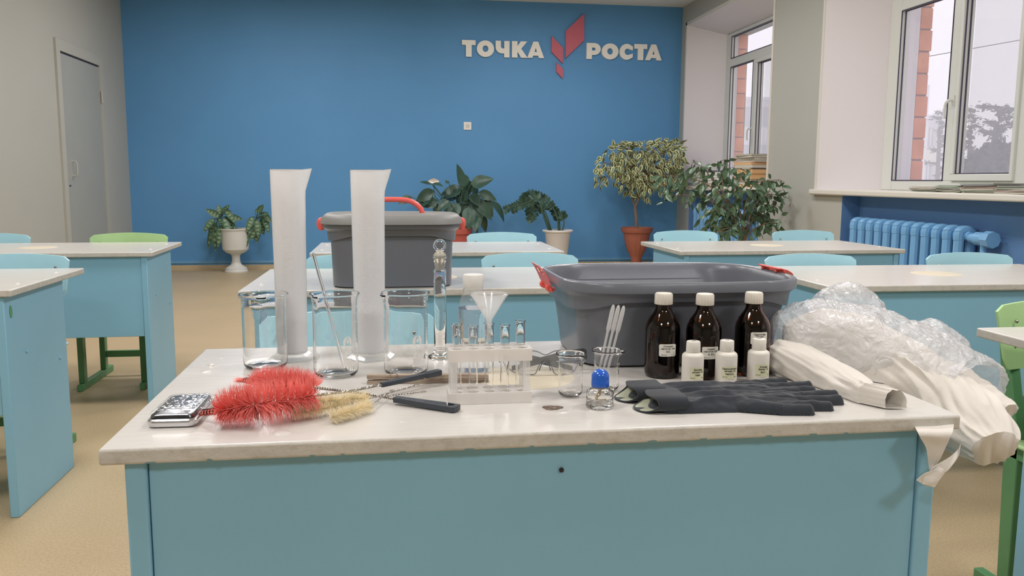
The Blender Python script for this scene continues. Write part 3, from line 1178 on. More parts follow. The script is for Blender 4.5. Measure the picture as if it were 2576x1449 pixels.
# chipped teal paint under the front edge
rnd = random.Random(8)
M_CHIP = mat('chipped_teal', (112, 140, 140), rough=0.6)
for k in range(14):
    q = MB()
    x = -0.56 + 1.12 * (k + rnd.uniform(0.1, 0.9)) / 14
    w = rnd.uniform(0.003, 0.008)
    hgt = rnd.uniform(0.001, 0.0025)
    z = HT - TT + 0.002
    pts = [(x + w * math.cos(t) * rnd.uniform(.7, 1), z + hgt * math.sin(t) * rnd.uniform(.7, 1)) for t in np.linspace(0, 2 * PI, 9, endpoint=False)]
    q.prism(pts, 'y', -DD / 2 - 0.0004, -DD / 2 + 0.001)
    q.build('paint_chip', M_CHIP, DESKS[0], smooth=0)
# green paint spot on the left desk's side panel
l4 = DESKS[3]
gp = P(11, 771, 2.86)
q = MB()
q.lathe([(0.0, 0), (0.5, 0), (0.5, 0.001), (0.0, 0.001)], 20)
q.v = [(0.5733 + z, y * 0.018 - 0.262, gp[2] + x * 0.040) for x, y, z in q.v]
q.build('paint_spot', mat('green_spot', (84, 156, 110), rough=0.4), l4)

# ------------------------------------------------------------------ chairs


def make_chair(back_mat, frame_mat, label):
    c = thing('school_chair', label, 'chair', (0, 0, 0))
    # backrest: curved plywood, arched top edge
    q = MB()
    n = 20
    rows = 9
    ztop, zb = 0.770, 0.60
    verts = []
    for side in (0, 1):
        for j in range(rows + 1):
            v = j / rows
            for i in range(n + 1):
                u = -1 + 2 * i / n
                top = ztop - 0.013 * abs(u) ** 2.0 - (0.013 * smoothstep(0.95, 1.0, abs(u)))
                bot = zb + (0.028 * smoothstep(0.93, 1.0, abs(u)))
                z = bot + (top - bot) * v
                y = 0.225 - 0.028 * (u * u) + 0.03 * (v - 0.5) + (0.009 if side else 0)
                verts.append((0.2 * u * (1 - 0.03 * (1 - v)), y, z))
    fs = []
    N1 = n + 1
    off = (rows + 1) * N1
    for j in range(rows):
        for i in range(n):
            a = j * N1 + i
            fs.append((a, a + 1, a + 1 + N1, a + N1))
            fs.append((off + a, off + a + N1, off + a + 1 + N1, off + a + 1))
    for j in range(rows):
        for i in (0, n):
            a = j * N1 + i
            fs.append((a, a + N1, off + a + N1, off + a))
    for i in range(n):
        for j in (0, rows):
            a = j * N1 + i
            fs.append((a, a + 1, off + a + 1, off + a))
    q.add(verts, fs)
    b = q.build('backrest', back_mat, c, smooth=50)
    q = MB()
    for sx in (-0.15, 0.15):
        for zz in (0.72, 0.655):
            q.sphere((sx, 0.206, zz), 0.005, 8, 5)
    q.build('bolt', M_WIRE, b)
    q = MB()
    hw, n2 = 0.19, 12
    q.box((-0.19, -0.19, 0.415), (0.19, 0.19, 0.427))
    q.build('seat', back_mat, c, bevel=0.01)
    for s in (-1, 1):
        q = MB()
        x0, x1 = (0.135, 0.163) if s > 0 else (-0.163, -0.135)
        q.box((x0, -0.20, 0.0), (x1, 0.27, 0.035))
        q.prism([(-0.17, 0.035), (-0.125, 0.035), (-0.125, 0.41), (-0.17, 0.41)], 'x', x0, x1)
        q.prism([(0.145, 0.035), (0.185, 0.035), (0.20, 0.41), (0.252, 0.70), (0.222, 0.70), (0.15, 0.41)], 'x', x0, x1)
        q.box((x0, -0.17, 0.375), (x1, 0.19, 0.412))
        q.build('side_frame', frame_mat, c, bevel=0.003)
    q = MB()
    q.box((-0.135, 0.155, 0.10), (0.135, 0.175, 0.135))
    q.build('stretcher', frame_mat, c, bevel=0.002)
    return c


chair_b = make_chair(M_CHAIRB, M_GREENF, 'x')
chair_g = make_chair(M_GREENB, M_GREENF, 'x')
chairs = [
    # kind, centre x, y of the back, label
    ('b', -0.094, 1.88, 0.02, 'light blue chair behind the front desk seen through the beakers'),
    ('b', 0.556, 3.33, 0.0, 'light blue chair left of the open tub behind the second desk'),
    ('b', -0.145, 3.33, 0.0, 'light blue chair half hidden behind the lidded tub'),
    ('b', 0.617, 4.68, 0.0, 'light blue chair before the white zz plant pot at the far middle desk'),
    ('b', -1.46, 3.45, -0.04, 'light blue chair behind the nearer left desk'),
    ('g', -1.411, 4.74, 0.0, 'light green chair behind the far left desk'),
    ('b', -2.11, 4.74, 0.0, 'light blue chair at the left edge behind the far left desk'),
    ('b', 1.709, 3.20, 0.0, 'light blue chair behind the right desk, nearer the open tub'),
    ('b', 2.429, 3.20, 0.0, 'light blue chair in front of the near radiator pipe'),
    ('b', 1.744, 4.78, 0.0, 'light blue chair between terracotta urn and green ficus'),
    ('b', 2.493, 4.78, 0.0, 'light blue chair right of the green ficus at the far right desk'),
    ('g', 1.708, 1.870, 0.0, 'light green chair at the right edge of the photo'),
]
fb_, fg_ = True, True
for kind, x, y, rz, lab in chairs:
    if kind == 'b':
        c = chair_b if fb_ else dup(chair_b)
        fb_ = False
    else:
        c = chair_g if fg_ else dup(chair_g)
        fg_ = False
    place(c, (x, y - 0.21, 0), rz, lab, 'school chairs')

# ------------------------------------------------------------------ plastic tubs


def make_tub(name, label, loc, rz, ra, rb, ba, bb, h, lid=False):
    t = thing(name, label, 'tub', loc, rz)
    q = MB()

    def ring(a, b, r, z, e=0.0, sink=0.0):
        pts = rrect(a, b, r, 7, e)
        return [(x, y, z - sink * smoothstep(0.55, 1.0, abs(x) / a)) for x, y in pts]
    k = lambda u: (ba + (ra - 0.024 - ba) * u, bb + (rb - 0.020 - bb) * u)
    R = []
    for u, zz in ((0.0, 0.0), (0.012, 0.004), (0.3, 0.3), (0.7, 0.62), (0.92, 0.80)):
        a, b = k(u)
        R.append(ring(a - (0.008 if zz == 0 else 0), b - (0.008 if zz == 0 else 0), min(a, b) * 0.42, zz * h if zz > 0.01 else zz, 0.006))
    s = 0.018
    a, b = k(0.93)
    R.append(ring(a, b, b * 0.42, h * 0.78, 0.006, s))
    R.append(ring(ra - 0.016, rb - 0.012, rb * 0.5, h * 0.775, 0.008, s))
    R.append(ring(ra - 0.013, rb - 0.009, rb * 0.52, h * 0.86, 0.010, 0.008))
    R.append(ring(ra - 0.010, rb - 0.007, rb * 0.54, h * 0.865, 0.010, 0.004))
    R.append(ring(ra - 0.004, rb - 0.003, rb * 0.56, h * 0.87, 0.012))
    R.append(ring(ra, rb, rb * 0.58, h * 0.885, 0.012))
    R.append(ring(ra, rb, rb * 0.58, h * 0.975, 0.012))
    R.append(ring(ra - 0.003, rb - 0.003, rb * 0.57, h, 0.012))
    R.append(ring(ra - 0.008, rb - 0.008, rb * 0.56, h, 0.012))
    R.append(ring(ra - 0.013, rb - 0.012, rb * 0.55, h * 0.975, 0.012))
    R.append(ring(ra - 0.016, rb - 0.014, rb * 0.54, h * 0.90, 0.010))
    a, b = k(0.93)
    R.append(ring(a - 0.003, b - 0.003, b * 0.42, h * 0.76, 0.006))
    R.append(ring(ba - 0.002, bb - 0.002, bb * 0.42, 0.008, 0.006))
    q.rings(R, cap0=True, cap1=True)
    q.build('tub_body', M_TUB, t, smooth=50)
    # red clips at both ends
    for sgn in (-1, 1):
        c = MB()
        outl = []
        L = 0.105
        if lid:
            prof = [(-0.010, -0.022), (0.000, -0.028), (0.012, -0.018), (0.013, 0.002), (0.006, 0.012), (-0.004, 0.008)]
            ys = [-0.040, -0.034, 0.034, 0.040]
            sc = [0.5, 1, 1, 0.5]
            rings_ = []
            for yy, k_ in zip(ys, sc):
                rings_.append([(sgn * (ra + 0.004 + (x + 0.004) * k_), yy, h * 0.955 + (z + 0.008) * k_ - 0.008) for x, z in catmull2(prof, 22)])
            c.rings(rings_, cap0=True, cap1=True)
        else:
            # flap standing up and out from under the rim: frame of strips round two slots
            def pt(yy, u, th):
                if sgn < 0:
                    x = ra + 0.004 + 0.024 * u + th * 0.7
                    z = h * 0.84 + 0.044 * u + 0.006 * math.sin(PI * u)
                else:
                    x = ra - 0.010 + 0.034 * u
                    z = h * 1.012 + th + 0.004 - 0.016 * u * u
                return (sgn * x, yy, z)

            def strip(y0, y1, u0, u1):
                vs = []
                for th in (0, 0.003):
                    for uu in (u0, u1):
                        for yy in (y0, y1):
                            r_ = 0.014 * max(0, (uu - 0.6)) * (1 if abs(yy) > 0.04 else 0)
                            vs.append(pt(yy - math.copysign(r_, yy), uu, th))
                c.add(vs, [(0, 1, 3, 2), (4, 6, 7, 5), (0, 4, 5, 1), (2, 3, 7, 6), (0, 2, 6, 4), (1, 5, 7, 3)])
            for y0, y1 in ((-0.050, -0.034), (-0.008, 0.008), (0.034, 0.050)):
                strip(y0, y1, 0.45, 0.68)
            strip(-0.044, 0.044, -0.1, 0.12)
            strip(-0.050, 0.050, 0.12, 0.45)
            strip(-0.050, 0.050, 0.68, 0.86)
            strip(-0.042, 0.042, 0.86, 1.0)
            # hinge hooks curling under the rim
            for yy in (-0.030, 0.030):
                if sgn < 0:
                    pts = [(sgn * (ra + 0.008), yy, h * 0.87), (sgn * (ra + 0.010), yy, h * 0.84), (sgn * (ra + 0.004), yy, h * 0.815), (sgn * (ra - 0.004), yy, h * 0.835)]
                else:
                    pts = [(ra - 0.012, yy, h * 1.02), (ra + 0.003, yy, h * 1.00), (ra + 0.006, yy, h * 0.96), (ra + 0.005, yy, h * 0.90)]
                c.tube(catmull(pts, 10), 0.0042, n=8)
        c.build('clip', M_RED, t, smooth=40, bevel=0.001)
    if lid:
        q = MB()
        R = [ring(ra + 0.004, rb + 0.004, rb * 0.60, h * 0.94, 0.014, 0.0),
             ring(ra + 0.007, rb + 0.007, rb * 0.60, h * 0.945, 0.014, -0.0),
             ring(ra + 0.004, rb + 0.004, rb * 0.60, h * 1.00, 0.014, -0.006),
             ring(ra - 0.006, rb - 0.006, rb * 0.58, h * 1.075, 0.012),
             ring(ra - 0.014, rb - 0.014, rb * 0.55, h * 1.085, 0.012),
             ring(ra - 0.030, rb - 0.022, rb * 0.50, h * 1.080, 0.010),
             ring(ra - 0.040, rb - 0.030, rb * 0.48, h * 1.055, 0.010),
             ring(ra - 0.080, rb - 0.050, rb * 0.40, h * 1.060, 0.004),
             ring(ra - 0.088, rb - 0.055, rb * 0.40, h * 1.085, 0.004)]
        q.rings(R, cap0=True, cap1=True)
        q.build('lid', M_LID, t, smooth=50)
        q = MB()
        z0 = h * 1.06
        pts = [(-0.10, 0, z0), (-0.093, 0, z0 + 0.02), (-0.072, 0, z0 + 0.038), (-0.045, 0, z0 + 0.047), (0, 0, z0 + 0.049), (0.045, 0, z0 + 0.047), (0.072, 0, z0 + 0.038), (0.093, 0, z0 + 0.02), (0.10, 0, z0)]
        q.tube(catmull(pts, 40), [0.0085] * 41, n=12, up=(0, 1, 0))
        q.build('carry_handle', M_RED, t, smooth=60)
    return t


def catmull2(pts, n):
    loop = pts + [pts[0]]
    out = catmull([(x, z, 0) for x, z in loop], n)
    return [(p[0], p[1]) for p in out[:-1]]


make_tub('storage_tub', 'open dark grey plastic tub with red clips behind the amber bottles', (0.534, 1.582, HT + 0.0003), 0.01, 0.232, 0.172, 0.190, 0.130, 0.161)
make_tub('lidded_tub', 'dark grey tub with grey lid and red carry handle on the second desk', (0.000, 2.760, HT + 0.0003), 0.0, 0.218, 0.155, 0.188, 0.132, 0.212, lid=True)

# ------------------------------------------------------------------ glassware


def spout_warp(q, R, z0, z1, ang, amp, width=0.30):
    """pull the rim outward and down into a pouring lip at angle ang"""
    out = []
    for x, y, z in q.v:
        r = math.hypot(x, y)
        if r > R * 0.6 and z > z0:
            a = math.atan2(y, x) - ang
            a = (a + PI) % (2 * PI) - PI
            k = math.exp(-(a / width) ** 2) * smoothstep(z0, z1, z)
            s = 1 + amp * k / R
            x, y = x * s, y * s
            side = math.exp(-((abs(a) - width * 1.7) / (width * 0.8)) ** 2) * smoothstep(z0, z1, z)
            x, y = x * (1 - 0.015 * side), y * (1 - 0.015 * side)
            z = z - amp * 0.12 * k
        out.append((x, y, z))
    q.v = out


def make_beaker(label, loc, R, h, spout, rz=0, wall=0.0016, marks=None, group=None):
    t = thing('glass_beaker', label, 'beaker', loc, rz, group)
    q = MB()
    w = wall
    prof = [(0, 0.0015), (R * 0.55, 0.0012), (R - 0.010, 0.0), (R - 0.004, 0.0012), (R - 0.001, 0.005), (R, 0.010)]
    prof += [(R, 0.010 + (h * 0.90 - 0.010) * k / 8) for k in range(1, 9)]
    prof += [(R + 0.0012, h * 0.95), (R + 0.0035, h - 0.002), (R + 0.0046, h - 0.0003), (R + 0.0040, h + 0.0012), (R + 0.0018, h + 0.0010),
             (R - 0.0002, h * 0.965), (R - w, h * 0.92)]
    prof += [(R - w, 0.010 + (h * 0.90 - 0.010) * k / 8) for k in range(8, -1, -1)]
    prof += [(R - w - 0.001, 0.0065), (R - 0.006, 0.0040), (R * 0.5, 0.0036), (0, 0.0038)]
    q.lathe(prof, 72)
    spout_warp(q, R, h * 0.78, h, spout, R * 0.20, 0.26)
    q.build('glass_wall', M_GLASS, t, smooth=60)
    if marks:
        marks(t, R, h)
    return t


def wrap(parent, name, material, vs, fs, R, ang, zc, label=None, out=0.0004):
    """lay flat lettering on a cylinder; ang measured from the side facing the camera"""
    q = MB()
    q.add([((R + out) * math.sin(ang + x / R), -(R + out) * math.cos(ang + x / R), zc + y) for x, y in vs], fs)
    o = q.build(name, material, parent, smooth=0)
    if label:
        o['label'] = label
    return o


def flat_rect(x0, y0, x1, y1, nx=1):
    vs, fs = [], []
    for i in range(nx + 1):
        x = x0 + (x1 - x0) * i / nx
        vs += [(x, y0), (x, y1)]
    for i in range(nx):
        fs.append((2 * i, 2 * i + 2, 2 * i + 3, 2 * i + 1))
    return vs, fs


def joinf(*a):
    V, F = [], []
    for vs, fs in a:
        k = len(V)
        V += vs
        F += [tuple(i + k for i in f) for f in fs]
    return V, F


def beaker_print(ang0):
    def f(t, R, h):
        # round emblem: two facing crescents with a drop between
        shp = []
        cx_, cy_ = 0.0, h * 0.44
        for sgn in (-1, 1):
            vs, fs = [], []
            n = 16
            for k in range(n + 1):
                a = math.radians(-62 + 150 * k / n)
                w = 0.0026 * math.sin(PI * (k + 0.8) / (n + 1.6))
                ro, ri = 0.0088, 0.0088 - 2.1 * w
                vs += [(cx_ + sgn * ro * math.cos(a), cy_ + ro * 1.15 * math.sin(a)), (cx_ + sgn * ri * math.cos(a), cy_ + ri * 1.15 * math.sin(a))]
            for k in range(n):
                fs.append((2 * k, 2 * k + 1, 2 * k + 3, 2 * k + 2))
            shp.append((vs, fs))
        vs = [(cx_ + 0.0030 * math.sin(a) * (0.4 + 0.6 * (1 - math.cos(a)) / 2), cy_ + 0.002 - 0.0042 * math.cos(a) * -1) for a in np.linspace(0, 2 * PI, 16, endpoint=False)]
        shp.append((vs, [tuple(range(16))]))
        shp.append(text_mesh([('环 球', 0, h * 0.44 - 0.0205, 0.0062, 0, 'CENTER', 0.0), ('GG-17', 0, h * 0.44 - 0.0285, 0.0058, 0, 'CENTER', 0.0)]))
        wrap(t, 'printed_emblem', M_PRINT, *joinf(*shp), R, ang0, 0)
        wrap(t, 'writing_patch', M_PRINT, *flat_rect(-0.0085, h * 0.14, 0.0085, h * 0.235, 6), R, ang0, 0)
        wrap(t, 'volume_print', M_GPRINT, *text_mesh([('500ml', 0.001, h * 0.08, 0.0095, 0, 'CENTER', 0.0)]), R, ang0, 0)
        tk = []
        for k in range(7):
            z = h * (0.24 + 0.085 * k)
            tk.append(flat_rect(-0.0035, z, 0.0035, z + 0.0006, 2))
        tk.append(flat_rect(0.003, h * 0.66, 0.0036, h * 0.78, 1))
        wrap(t, 'scale_marks', M_PRINT, *joinf(*tk), R, ang0 + 0.62, 0)
    return f


b1 = PZ(669, 922, HT)
b3 = PZ(1022, 938, HT)
make_beaker('large glass beaker left of the tall white cylinders, spout to the front', (b1[0], b1[1], HT + 0.0003), 0.0390, 0.133, -PI / 2 + 0.05, marks=None, group='large glass beakers')
b2 = PZ(846, 942, HT + 0.0003)
make_beaker('large glass beaker between the two tall cylinders holding a glass rod', (b2[0], b2[1], HT + 0.0003), 0.0385, 0.143, -PI / 2 - 0.65, marks=beaker_print(0.62), group='large glass beakers')
make_beaker('large glass beaker left of the stoppered measuring cylinder', (b3[0], b3[1], HT + 0.0003), 0.0385, 0.143, PI + 0.62, marks=beaker_print(0.52), group='large glass beakers')


def small_ticks(ang0):
    def f(t, R, h):
        tk = [flat_rect(-0.002, h * (0.2 + 0.1 * k), 0.002, h * (0.2 + 0.1 * k) + 0.0005, 1) for k in range(6)]
        tk.append(text_mesh([('50', 0.0035, h * 0.66, 0.006, 0, 'LEFT', 0), ('ml', 0.0035, h * 0.55, 0.005, 0, 'LEFT', 0)]))
        wrap(t, 'scale_marks', M_PRINT, *joinf(*tk), R, ang0, 0)
    return f


make_beaker('small empty glass beaker left of the spirit lamp', (0.277, 1.262, HT + 0.0003), 0.0195, 0.068, -0.9, wall=0.0012, marks=small_ticks(0.1), group='small glass beakers')
make_beaker('small glass beaker holding three plastic pipettes', (0.343, 1.290, HT + 0.0003), 0.0205, 0.066, -0.5, wall=0.0012, marks=small_ticks(0.75), group='small glass beakers')

# glass stirring rod
a = P(868, 930, b2[1] + 0.006)
bb = P(787, 636, b2[1] - 0.010)
a[2] = max(a[2], HT + 0.008)
q = MB()
q.tube([a, a + (bb - a) * 0.004, bb - (bb - a) * 0.006, bb], [0.0020, 0.0029, 0.0029, 0.0018], n=12)
rod = q.build('stirring_rod', M_GLASS)
tag(rod, 'thin glass stirring rod leaning in the middle large beaker', 'stirring rod')


def make_pp_cylinder(label, loc):
    t = thing('measuring_cylinder', label, 'measuring cylinder', loc, 0, 'tall white measuring cylinders')
    R0, R1, h, w = 0.0278, 0.0318, 0.357, 0.0016
    q = MB()
    prof = [(0, 0.012), (R0 - 0.002, 0.012), (R0, 0.016)]
    N = 26
    prof += [(R0 + (R1 - R0) * k / N, 0.018 + (h - 0.018) * k / N) for k in range(N + 1)]
    prof += [(R1 + 0.0012, h), (R1 - w, h)]
    prof += [(R0 - w + (R1 - R0) * k / 8, 0.02 + (h - 0.02) * k / 8) for k in range(8, -1, -1)]
    prof += [(0, 0.018)]
    q.lathe(prof, 64)
    # pouring lip toward +x
    v = []
    for x, y, z in q.v:
        if z > h * 0.885 and math.hypot(x, y) > R0 * 0.7:
            a = math.atan2(y, x)
            k = max(0, 1 - abs(a) / 0.50) * ((z - h * 0.885) / (h * 0.115))
            x += 0.0125 * k
            z += 0.002 * k
            y *= (1 - 0.25 * k)
        v.append((x, y, z))
    q.v = v
    q.build('cylinder_wall', M_MILKY, t, smooth=50)
    # raised scale on the front
    tk = []
    for k in range(50):
        z = 0.05 + k * 0.0046
        L = 0.014 if k % 5 == 0 else 0.009
        tk.append(flat_rect(-L, z, L, z + 0.0007, 3))
    V_, F_ = joinf(*tk)
    q = MB()
    q.add([((R0 + (R1 - R0) * y / h + 0.0004) * math.sin(x / R0), -(R0 + (R1 - R0) * y / h + 0.0004) * math.cos(x / R0), y) for x, y in V_], F_)
    q.build('raised_scale', M_MILKY, t, smooth=0)
    vs, fs = [], []
    for k in range(25):
        a = 2 * PI * k / 24
        vs += [(0.0085 * math.cos(a), 0.28 + 0.0085 * math.sin(a)), (0.0078 * math.cos(a), 0.28 + 0.0078 * math.sin(a))]
    fs = [(2 * k, 2 * k + 1, 2 * k + 3, 2 * k + 2) for k in range(24)]
    q = MB()
    q.add([((R1 + 0.0001) * math.sin(x / R0), -(R1 + 0.0001 - 0.0008) * math.cos(x / R0), y) for x, y in vs], fs)
    q.build('moulded_ring', M_MILKY, t, smooth=0)
    q = MB()
    n = 6
    rr = []
    for r, z in ((0.042, 0.0), (0.0455, 0.001), (0.0455, 0.004), (0.036, 0.008), (0.029, 0.013), (0.0285, 0.018)):
        rr.append([(r * math.cos(2 * PI * k / n + 0.3), r * math.sin(2 * PI * k / n + 0.3), z) for k in range(n)])
    q.rings(rr, cap0=True)
    q.build('hexagonal_foot', M_FROSTPP, t, smooth=20)
    return t


for (lab, px, Y) in (('tall milky plastic measuring cylinder standing on the left', 737, 1.597), ('tall milky plastic measuring cylinder in front of the lidded tub', 932, 1.583)):
    p = PZ(px, 905, HT)
    make_pp_cylinder(lab, (P(px, 905, Y)[0], Y, HT + 0.0003))

# stoppered glass measuring cylinder
gx, gy = 0.0885, 1.572
t = thing('stoppered_cylinder', 'slim graduated glass cylinder with a glass loop stopper', 'measuring cylinder', (gx, gy, HT + 0.0003))
q = MB()
R = 0.0120
prof = [(0, 0.0), (0.022, 0.0), (0.0235, 0.002), (0.022, 0.005), (0.015, 0.0085), (0.0115, 0.013), (R, 0.018)]
prof += [(R, 0.018 + 0.147 * k / 6) for k in range(1, 7)]
prof += [(0.0125, 0.168), (0.0095, 0.173), (0.0100, 0.178), (0.0118, 0.192), (0.0135, 0.193), (0.0135, 0.1955), (0.0105, 0.1955), (0.0085, 0.178), (0.0080, 0.173), (0.0102, 0.165), (0.0102, 0.020), (0.008, 0.0165), (0, 0.016)]
q.lathe(prof, 48)
q.build('glass_wall', M_GLASS, t, smooth=60)
q = MB()
q.lathe([(0, 0.171), (0.0078, 0.171), (0.0103, 0.1955), (0.0120, 0.1965), (0.0120, 0.199), (0.0075, 0.204), (0.0050, 0.208), (0, 0.209)], 40)
q.build('ground_stopper', M_FROST, t, smooth=50)
q = MB()
ring_ = []
for k in range(33):
    a = 2 * PI * k / 32
    ring_.append((0.0098 * math.sin(a), 0, 0.2165 - 0.0098 * math.cos(a)))
q.tube(ring_, 0.0026, n=10, caps=False, up=(0, 1, 0))
q.tube([(0, -0.0012, 0.2165), (0, 0.0012, 0.2165)], 0.0085, n=28)
q.build('loop_grip', M_GLASS, t, smooth=60)
tk = []
for k in range(51):
    z = 0.026 + k * 0.00218
    L = 0.0085 if k % 10 == 0 else (0.0062 if k % 5 == 0 else 0.0045)
    tk.append(flat_rect(-L, z, L * 0.7, z + 0.00035, 3))
wrap(t, 'scale_marks', M_GPRINT, *joinf(*tk), R, 0, 0)
ls = [(str(10 * k), 0.0056, 0.026 + k * 0.0218 - 0.001, 0.0062, 0, 'LEFT', 0.0) for k in (1, 2, 3, 4, 5)]
ls += [('5', 0.0062, 0.0365, 0.0055, 0, 'LEFT', 0), ('50 ml', -0.001, 0.142, 0.0066, 0, 'CENTER', 0), ('25±25°C', -0.001, 0.149, 0.0040, 0, 'CENTER', 0)]
wrap(t, 'scale_numbers', M_GPRINT, *text_mesh(ls), R, 0, 0)

# ------------------------------------------------------------------ clear bottle with a white cap
t = thing('clear_bottle', 'clear plastic bottle with white screw cap behind the test tube rack', 'bottle', (0.140, 1.445, HT + 0.0003))
Rb = 0.0275


def bottle_r(z):
    pts = [(0, 0.022), (0.004, 0.0262), (0.03, 0.0272), (0.07, 0.0268), (0.075, 0.0262), (0.095, 0.0272), (0.118, 0.0270), (0.132, 0.0235), (0.142, 0.0185), (0.150, 0.0165)]
    for (a, ra), (b, rb) in zip(pts, pts[1:]):
        if a <= z <= b:
            return ra + (rb - ra) * (z - a) / (b - a)
    return pts[-1][1]


q = MB()
prof = [(0, 0.003)] + [(bottle_r(z), z) for z in np.linspace(0, 0.150, 60)]
q.lathe(prof, 72)
v = []
for x, y, z in q.v:
    r = math.hypot(x, y)
    if r > 0.012:
        a = math.atan2(y, x)
        d = 0
        if 0.078 < z < 0.135:
            k = math.sin(PI * (z - 0.078) / 0.057)
            d = -0.0016 * k * max(0, math.sin(4 * a + z * 120)) - 0.0010 * k * max(0, math.sin(5 * a - z * 150))
        if 0.066 < z < 0.078:
            d = -0.0006
        x, y = x * (1 + d / r), y * (1 + d / r)
    v.append((x, y, z))
q.v = v
bv = list(q.v)
q.lathe([(0.0165, 0.150), (0.0158, 0.152), (0.0158, 0.160)], 72)
q.build('bottle_wall', M_PET, t, smooth=60)
q = MB()
q.lathe([(0, 0.0045), (0.0255, 0.0045), (0.0265, 0.03), (0.0262, 0.075), (0.0262, 0.100), (0.0264, 0.116), (0, 0.116)], 48)
q.build('liquid', M_WATER, t, smooth=50)
q = MB()
q.lathe([(0.0182, 0.146), (0.0186, 0.1465), (0.0186, 0.149), (0.0176, 0.1495)], 48)
q.build('neck_ring', M_PET, t)
q = MB()
rr = []
for r, z in ((0.0176, 0.152), (0.0180, 0.153), (0.0181, 0.1735), (0.0172, 0.1752), (0.0, 0.1755)):
    rr.append([(max(r, 1e-4) * (1 + (0.008 * (k % 2) if 0.1525 < z < 0.174 else 0)) * math.cos(2 * PI * k / 120), max(r, 1e-4) * (1 + (0.008 * (k % 2) if 0.1525 < z < 0.174 else 0)) * math.sin(2 * PI * k / 120), z) for k in range(120)])
q.rings(rr, cap0=True)
q.build('screw_cap', M_WHITE, t, smooth=40)
wrap(t, 'label_patch', M_LABW, *flat_rect(-0.021, 0.028, 0.021, 0.066, 12), Rb, -0.02, 0)
wrap(t, 'lettering', M_INK, *text_mesh([('Горючее для', 0, 0.0555, 0.0072, 0, 'CENTER', 0.0)]), Rb, -0.02, 0, out=0.0008)

# ------------------------------------------------------------------ test tube rack with tubes and funnel
rk = thing('test_tube_rack', 'translucent white plastic test tube rack with two rows of holes', 'test tube rack', (0.1455, 1.252, HT + 0.0003), 0.005)
RL, RD = 0.0640, 0.0230
hx = [-0.050, -0.025, 0.0, 0.025, 0.050]


def plate(z0, z1, name, holes=True, r=0.0088):
    """rack shelf with round holes: top and bottom skins plus rim and hole walls"""
    q = MB()
    n = 24
    cells = [-RL, -0.0375, -0.0125, 0.0125, 0.0375, RL]
    rows_ = [(-RD, 0.0), (0.0, RD)]
    for ri, (y0, y1) in enumerate(rows_):
        yc = -0.0115 if ri == 0 else 0.0115
        for ci in range(5):
            x0, x1 = cells[ci], cells[ci + 1]
            xc = hx[ci]
            circ, sq = [], []
            for k in range(n):
                a = 2 * PI * (k + 0.5) / n
                c_, s_ = math.cos(a), math.sin(a)
                circ.append((xc + r * c_, yc + r * s_))
                m_ = max(abs(c_), abs(s_))
                ux, uy = c_ / m_, s_ / m_
                sx = (x1 - xc) if ux > 0 else (xc - x0)
                sy = (y1 - yc) if uy > 0 else (yc - y0)
                sq.append((xc + ux * sx, yc + uy * sy))
            for zz in (z0, z1):
                vs = [(x, y, zz) for x, y in circ] + [(x, y, zz) for x, y in sq]
                q.add(vs, [(k, (k + 1) % n, n + (k + 1) % n, n + k) for k in range(n)])
            vs = [(x, y, z0) for x, y in circ] + [(x, y, z1) for x, y in circ]
            q.add(vs, [(k, (k + 1) % n, n + (k + 1) % n, n + k) for k in range(n)])
    return q


q = plate(0.0835, 0.0850, 'top')
for lo, hi in (((-RL, -RD, 0.066), (RL, -RD + 0.0016, 0.0848)), ((-RL, RD - 0.0016, 0.066), (RL, RD, 0.0848)), ((-RL, -RD, 0.066), (-RL + 0.0016, RD, 0.0848)), ((RL - 0.0016, -RD, 0.066), (RL, RD, 0.0848))):
    q.box(lo, hi)
q.build('top_shelf', M_RACK, rk, smooth=30)
q = plate(0.016, 0.0175, 'low')
for lo, hi in (((-RL, -RD, 0.0), (RL, -RD + 0.0016, 0.0178)), ((-RL, RD - 0.0016, 0.0), (RL, RD, 0.0178)), ((-RL, -RD, 0.0), (-RL + 0.0016, RD, 0.0178)), ((RL - 0.0016, -RD, 0.0), (RL, RD, 0.0178))):
    q.box(lo, hi)
q.build('bottom_shelf', M_RACK, rk, smooth=30)
for x in (-RL + 0.008, RL - 0.008):
    for y in (-RD + 0.005, RD - 0.005):
        q = MB()
        q.box((x - 0.0055, y - 0.0035, 0.0178), (x + 0.0055, y + 0.0035, 0.0835))
        q.build('post', M_FROSTPP, rk, bevel=0.001)

tube0 = None
for i, (x, top, lab) in enumerate(((-0.0490, 0.1195, 'leftmost test tube in the rack'), (-0.0235, 0.1160, 'second test tube from the left, in front of the bottle'),
                                   (0.0015, 0.1200, 'middle test tube carrying the plastic funnel'), (0.0262, 0.1170, 'fourth test tube from the left, right of the funnel'),
                                   (0.0505, 0.1230, 'rightmost and highest test tube in the rack'))):
    t = thing('test_tube', lab, 'test tube', (rk.location[0] + x, rk.location[1] + 0.0105, HT + 0.0075 + (top - 0.1195)), 0, 'test tubes in the rack')
    if tube0 is None:
        q = MB()
        r, L, w = 0.0072, 0.1120, 0.0009
        prof = [(r * math.sin(PI / 2 * k / 8), r - r * math.cos(PI / 2 * k / 8)) for k in range(9)]
        prof += [(r, 0.03), (r, 0.07), (r, L - 0.003), (r + 0.0012, L - 0.0008), (r + 0.0012, L), (r - w * 0.4, L), (r - w, L - 0.003), (r - w, 0.07), (r - w, 0.03)]
        prof += [((r - w) * math.sin(PI / 2 * k / 8), r - (r - w) * math.cos(PI / 2 * k / 8)) for k in range(8, -1, -1)]
        q.lathe(prof, 32)
        tube0 = q.build('tube_wall', M_GLASS, t, smooth=60)
    else:
        c = tube0.copy()
        COL.objects.link(c)
        c.parent = t
fx, fy = rk.location[0] + 0.0015, rk.location[1] + 0.0105
q = MB()
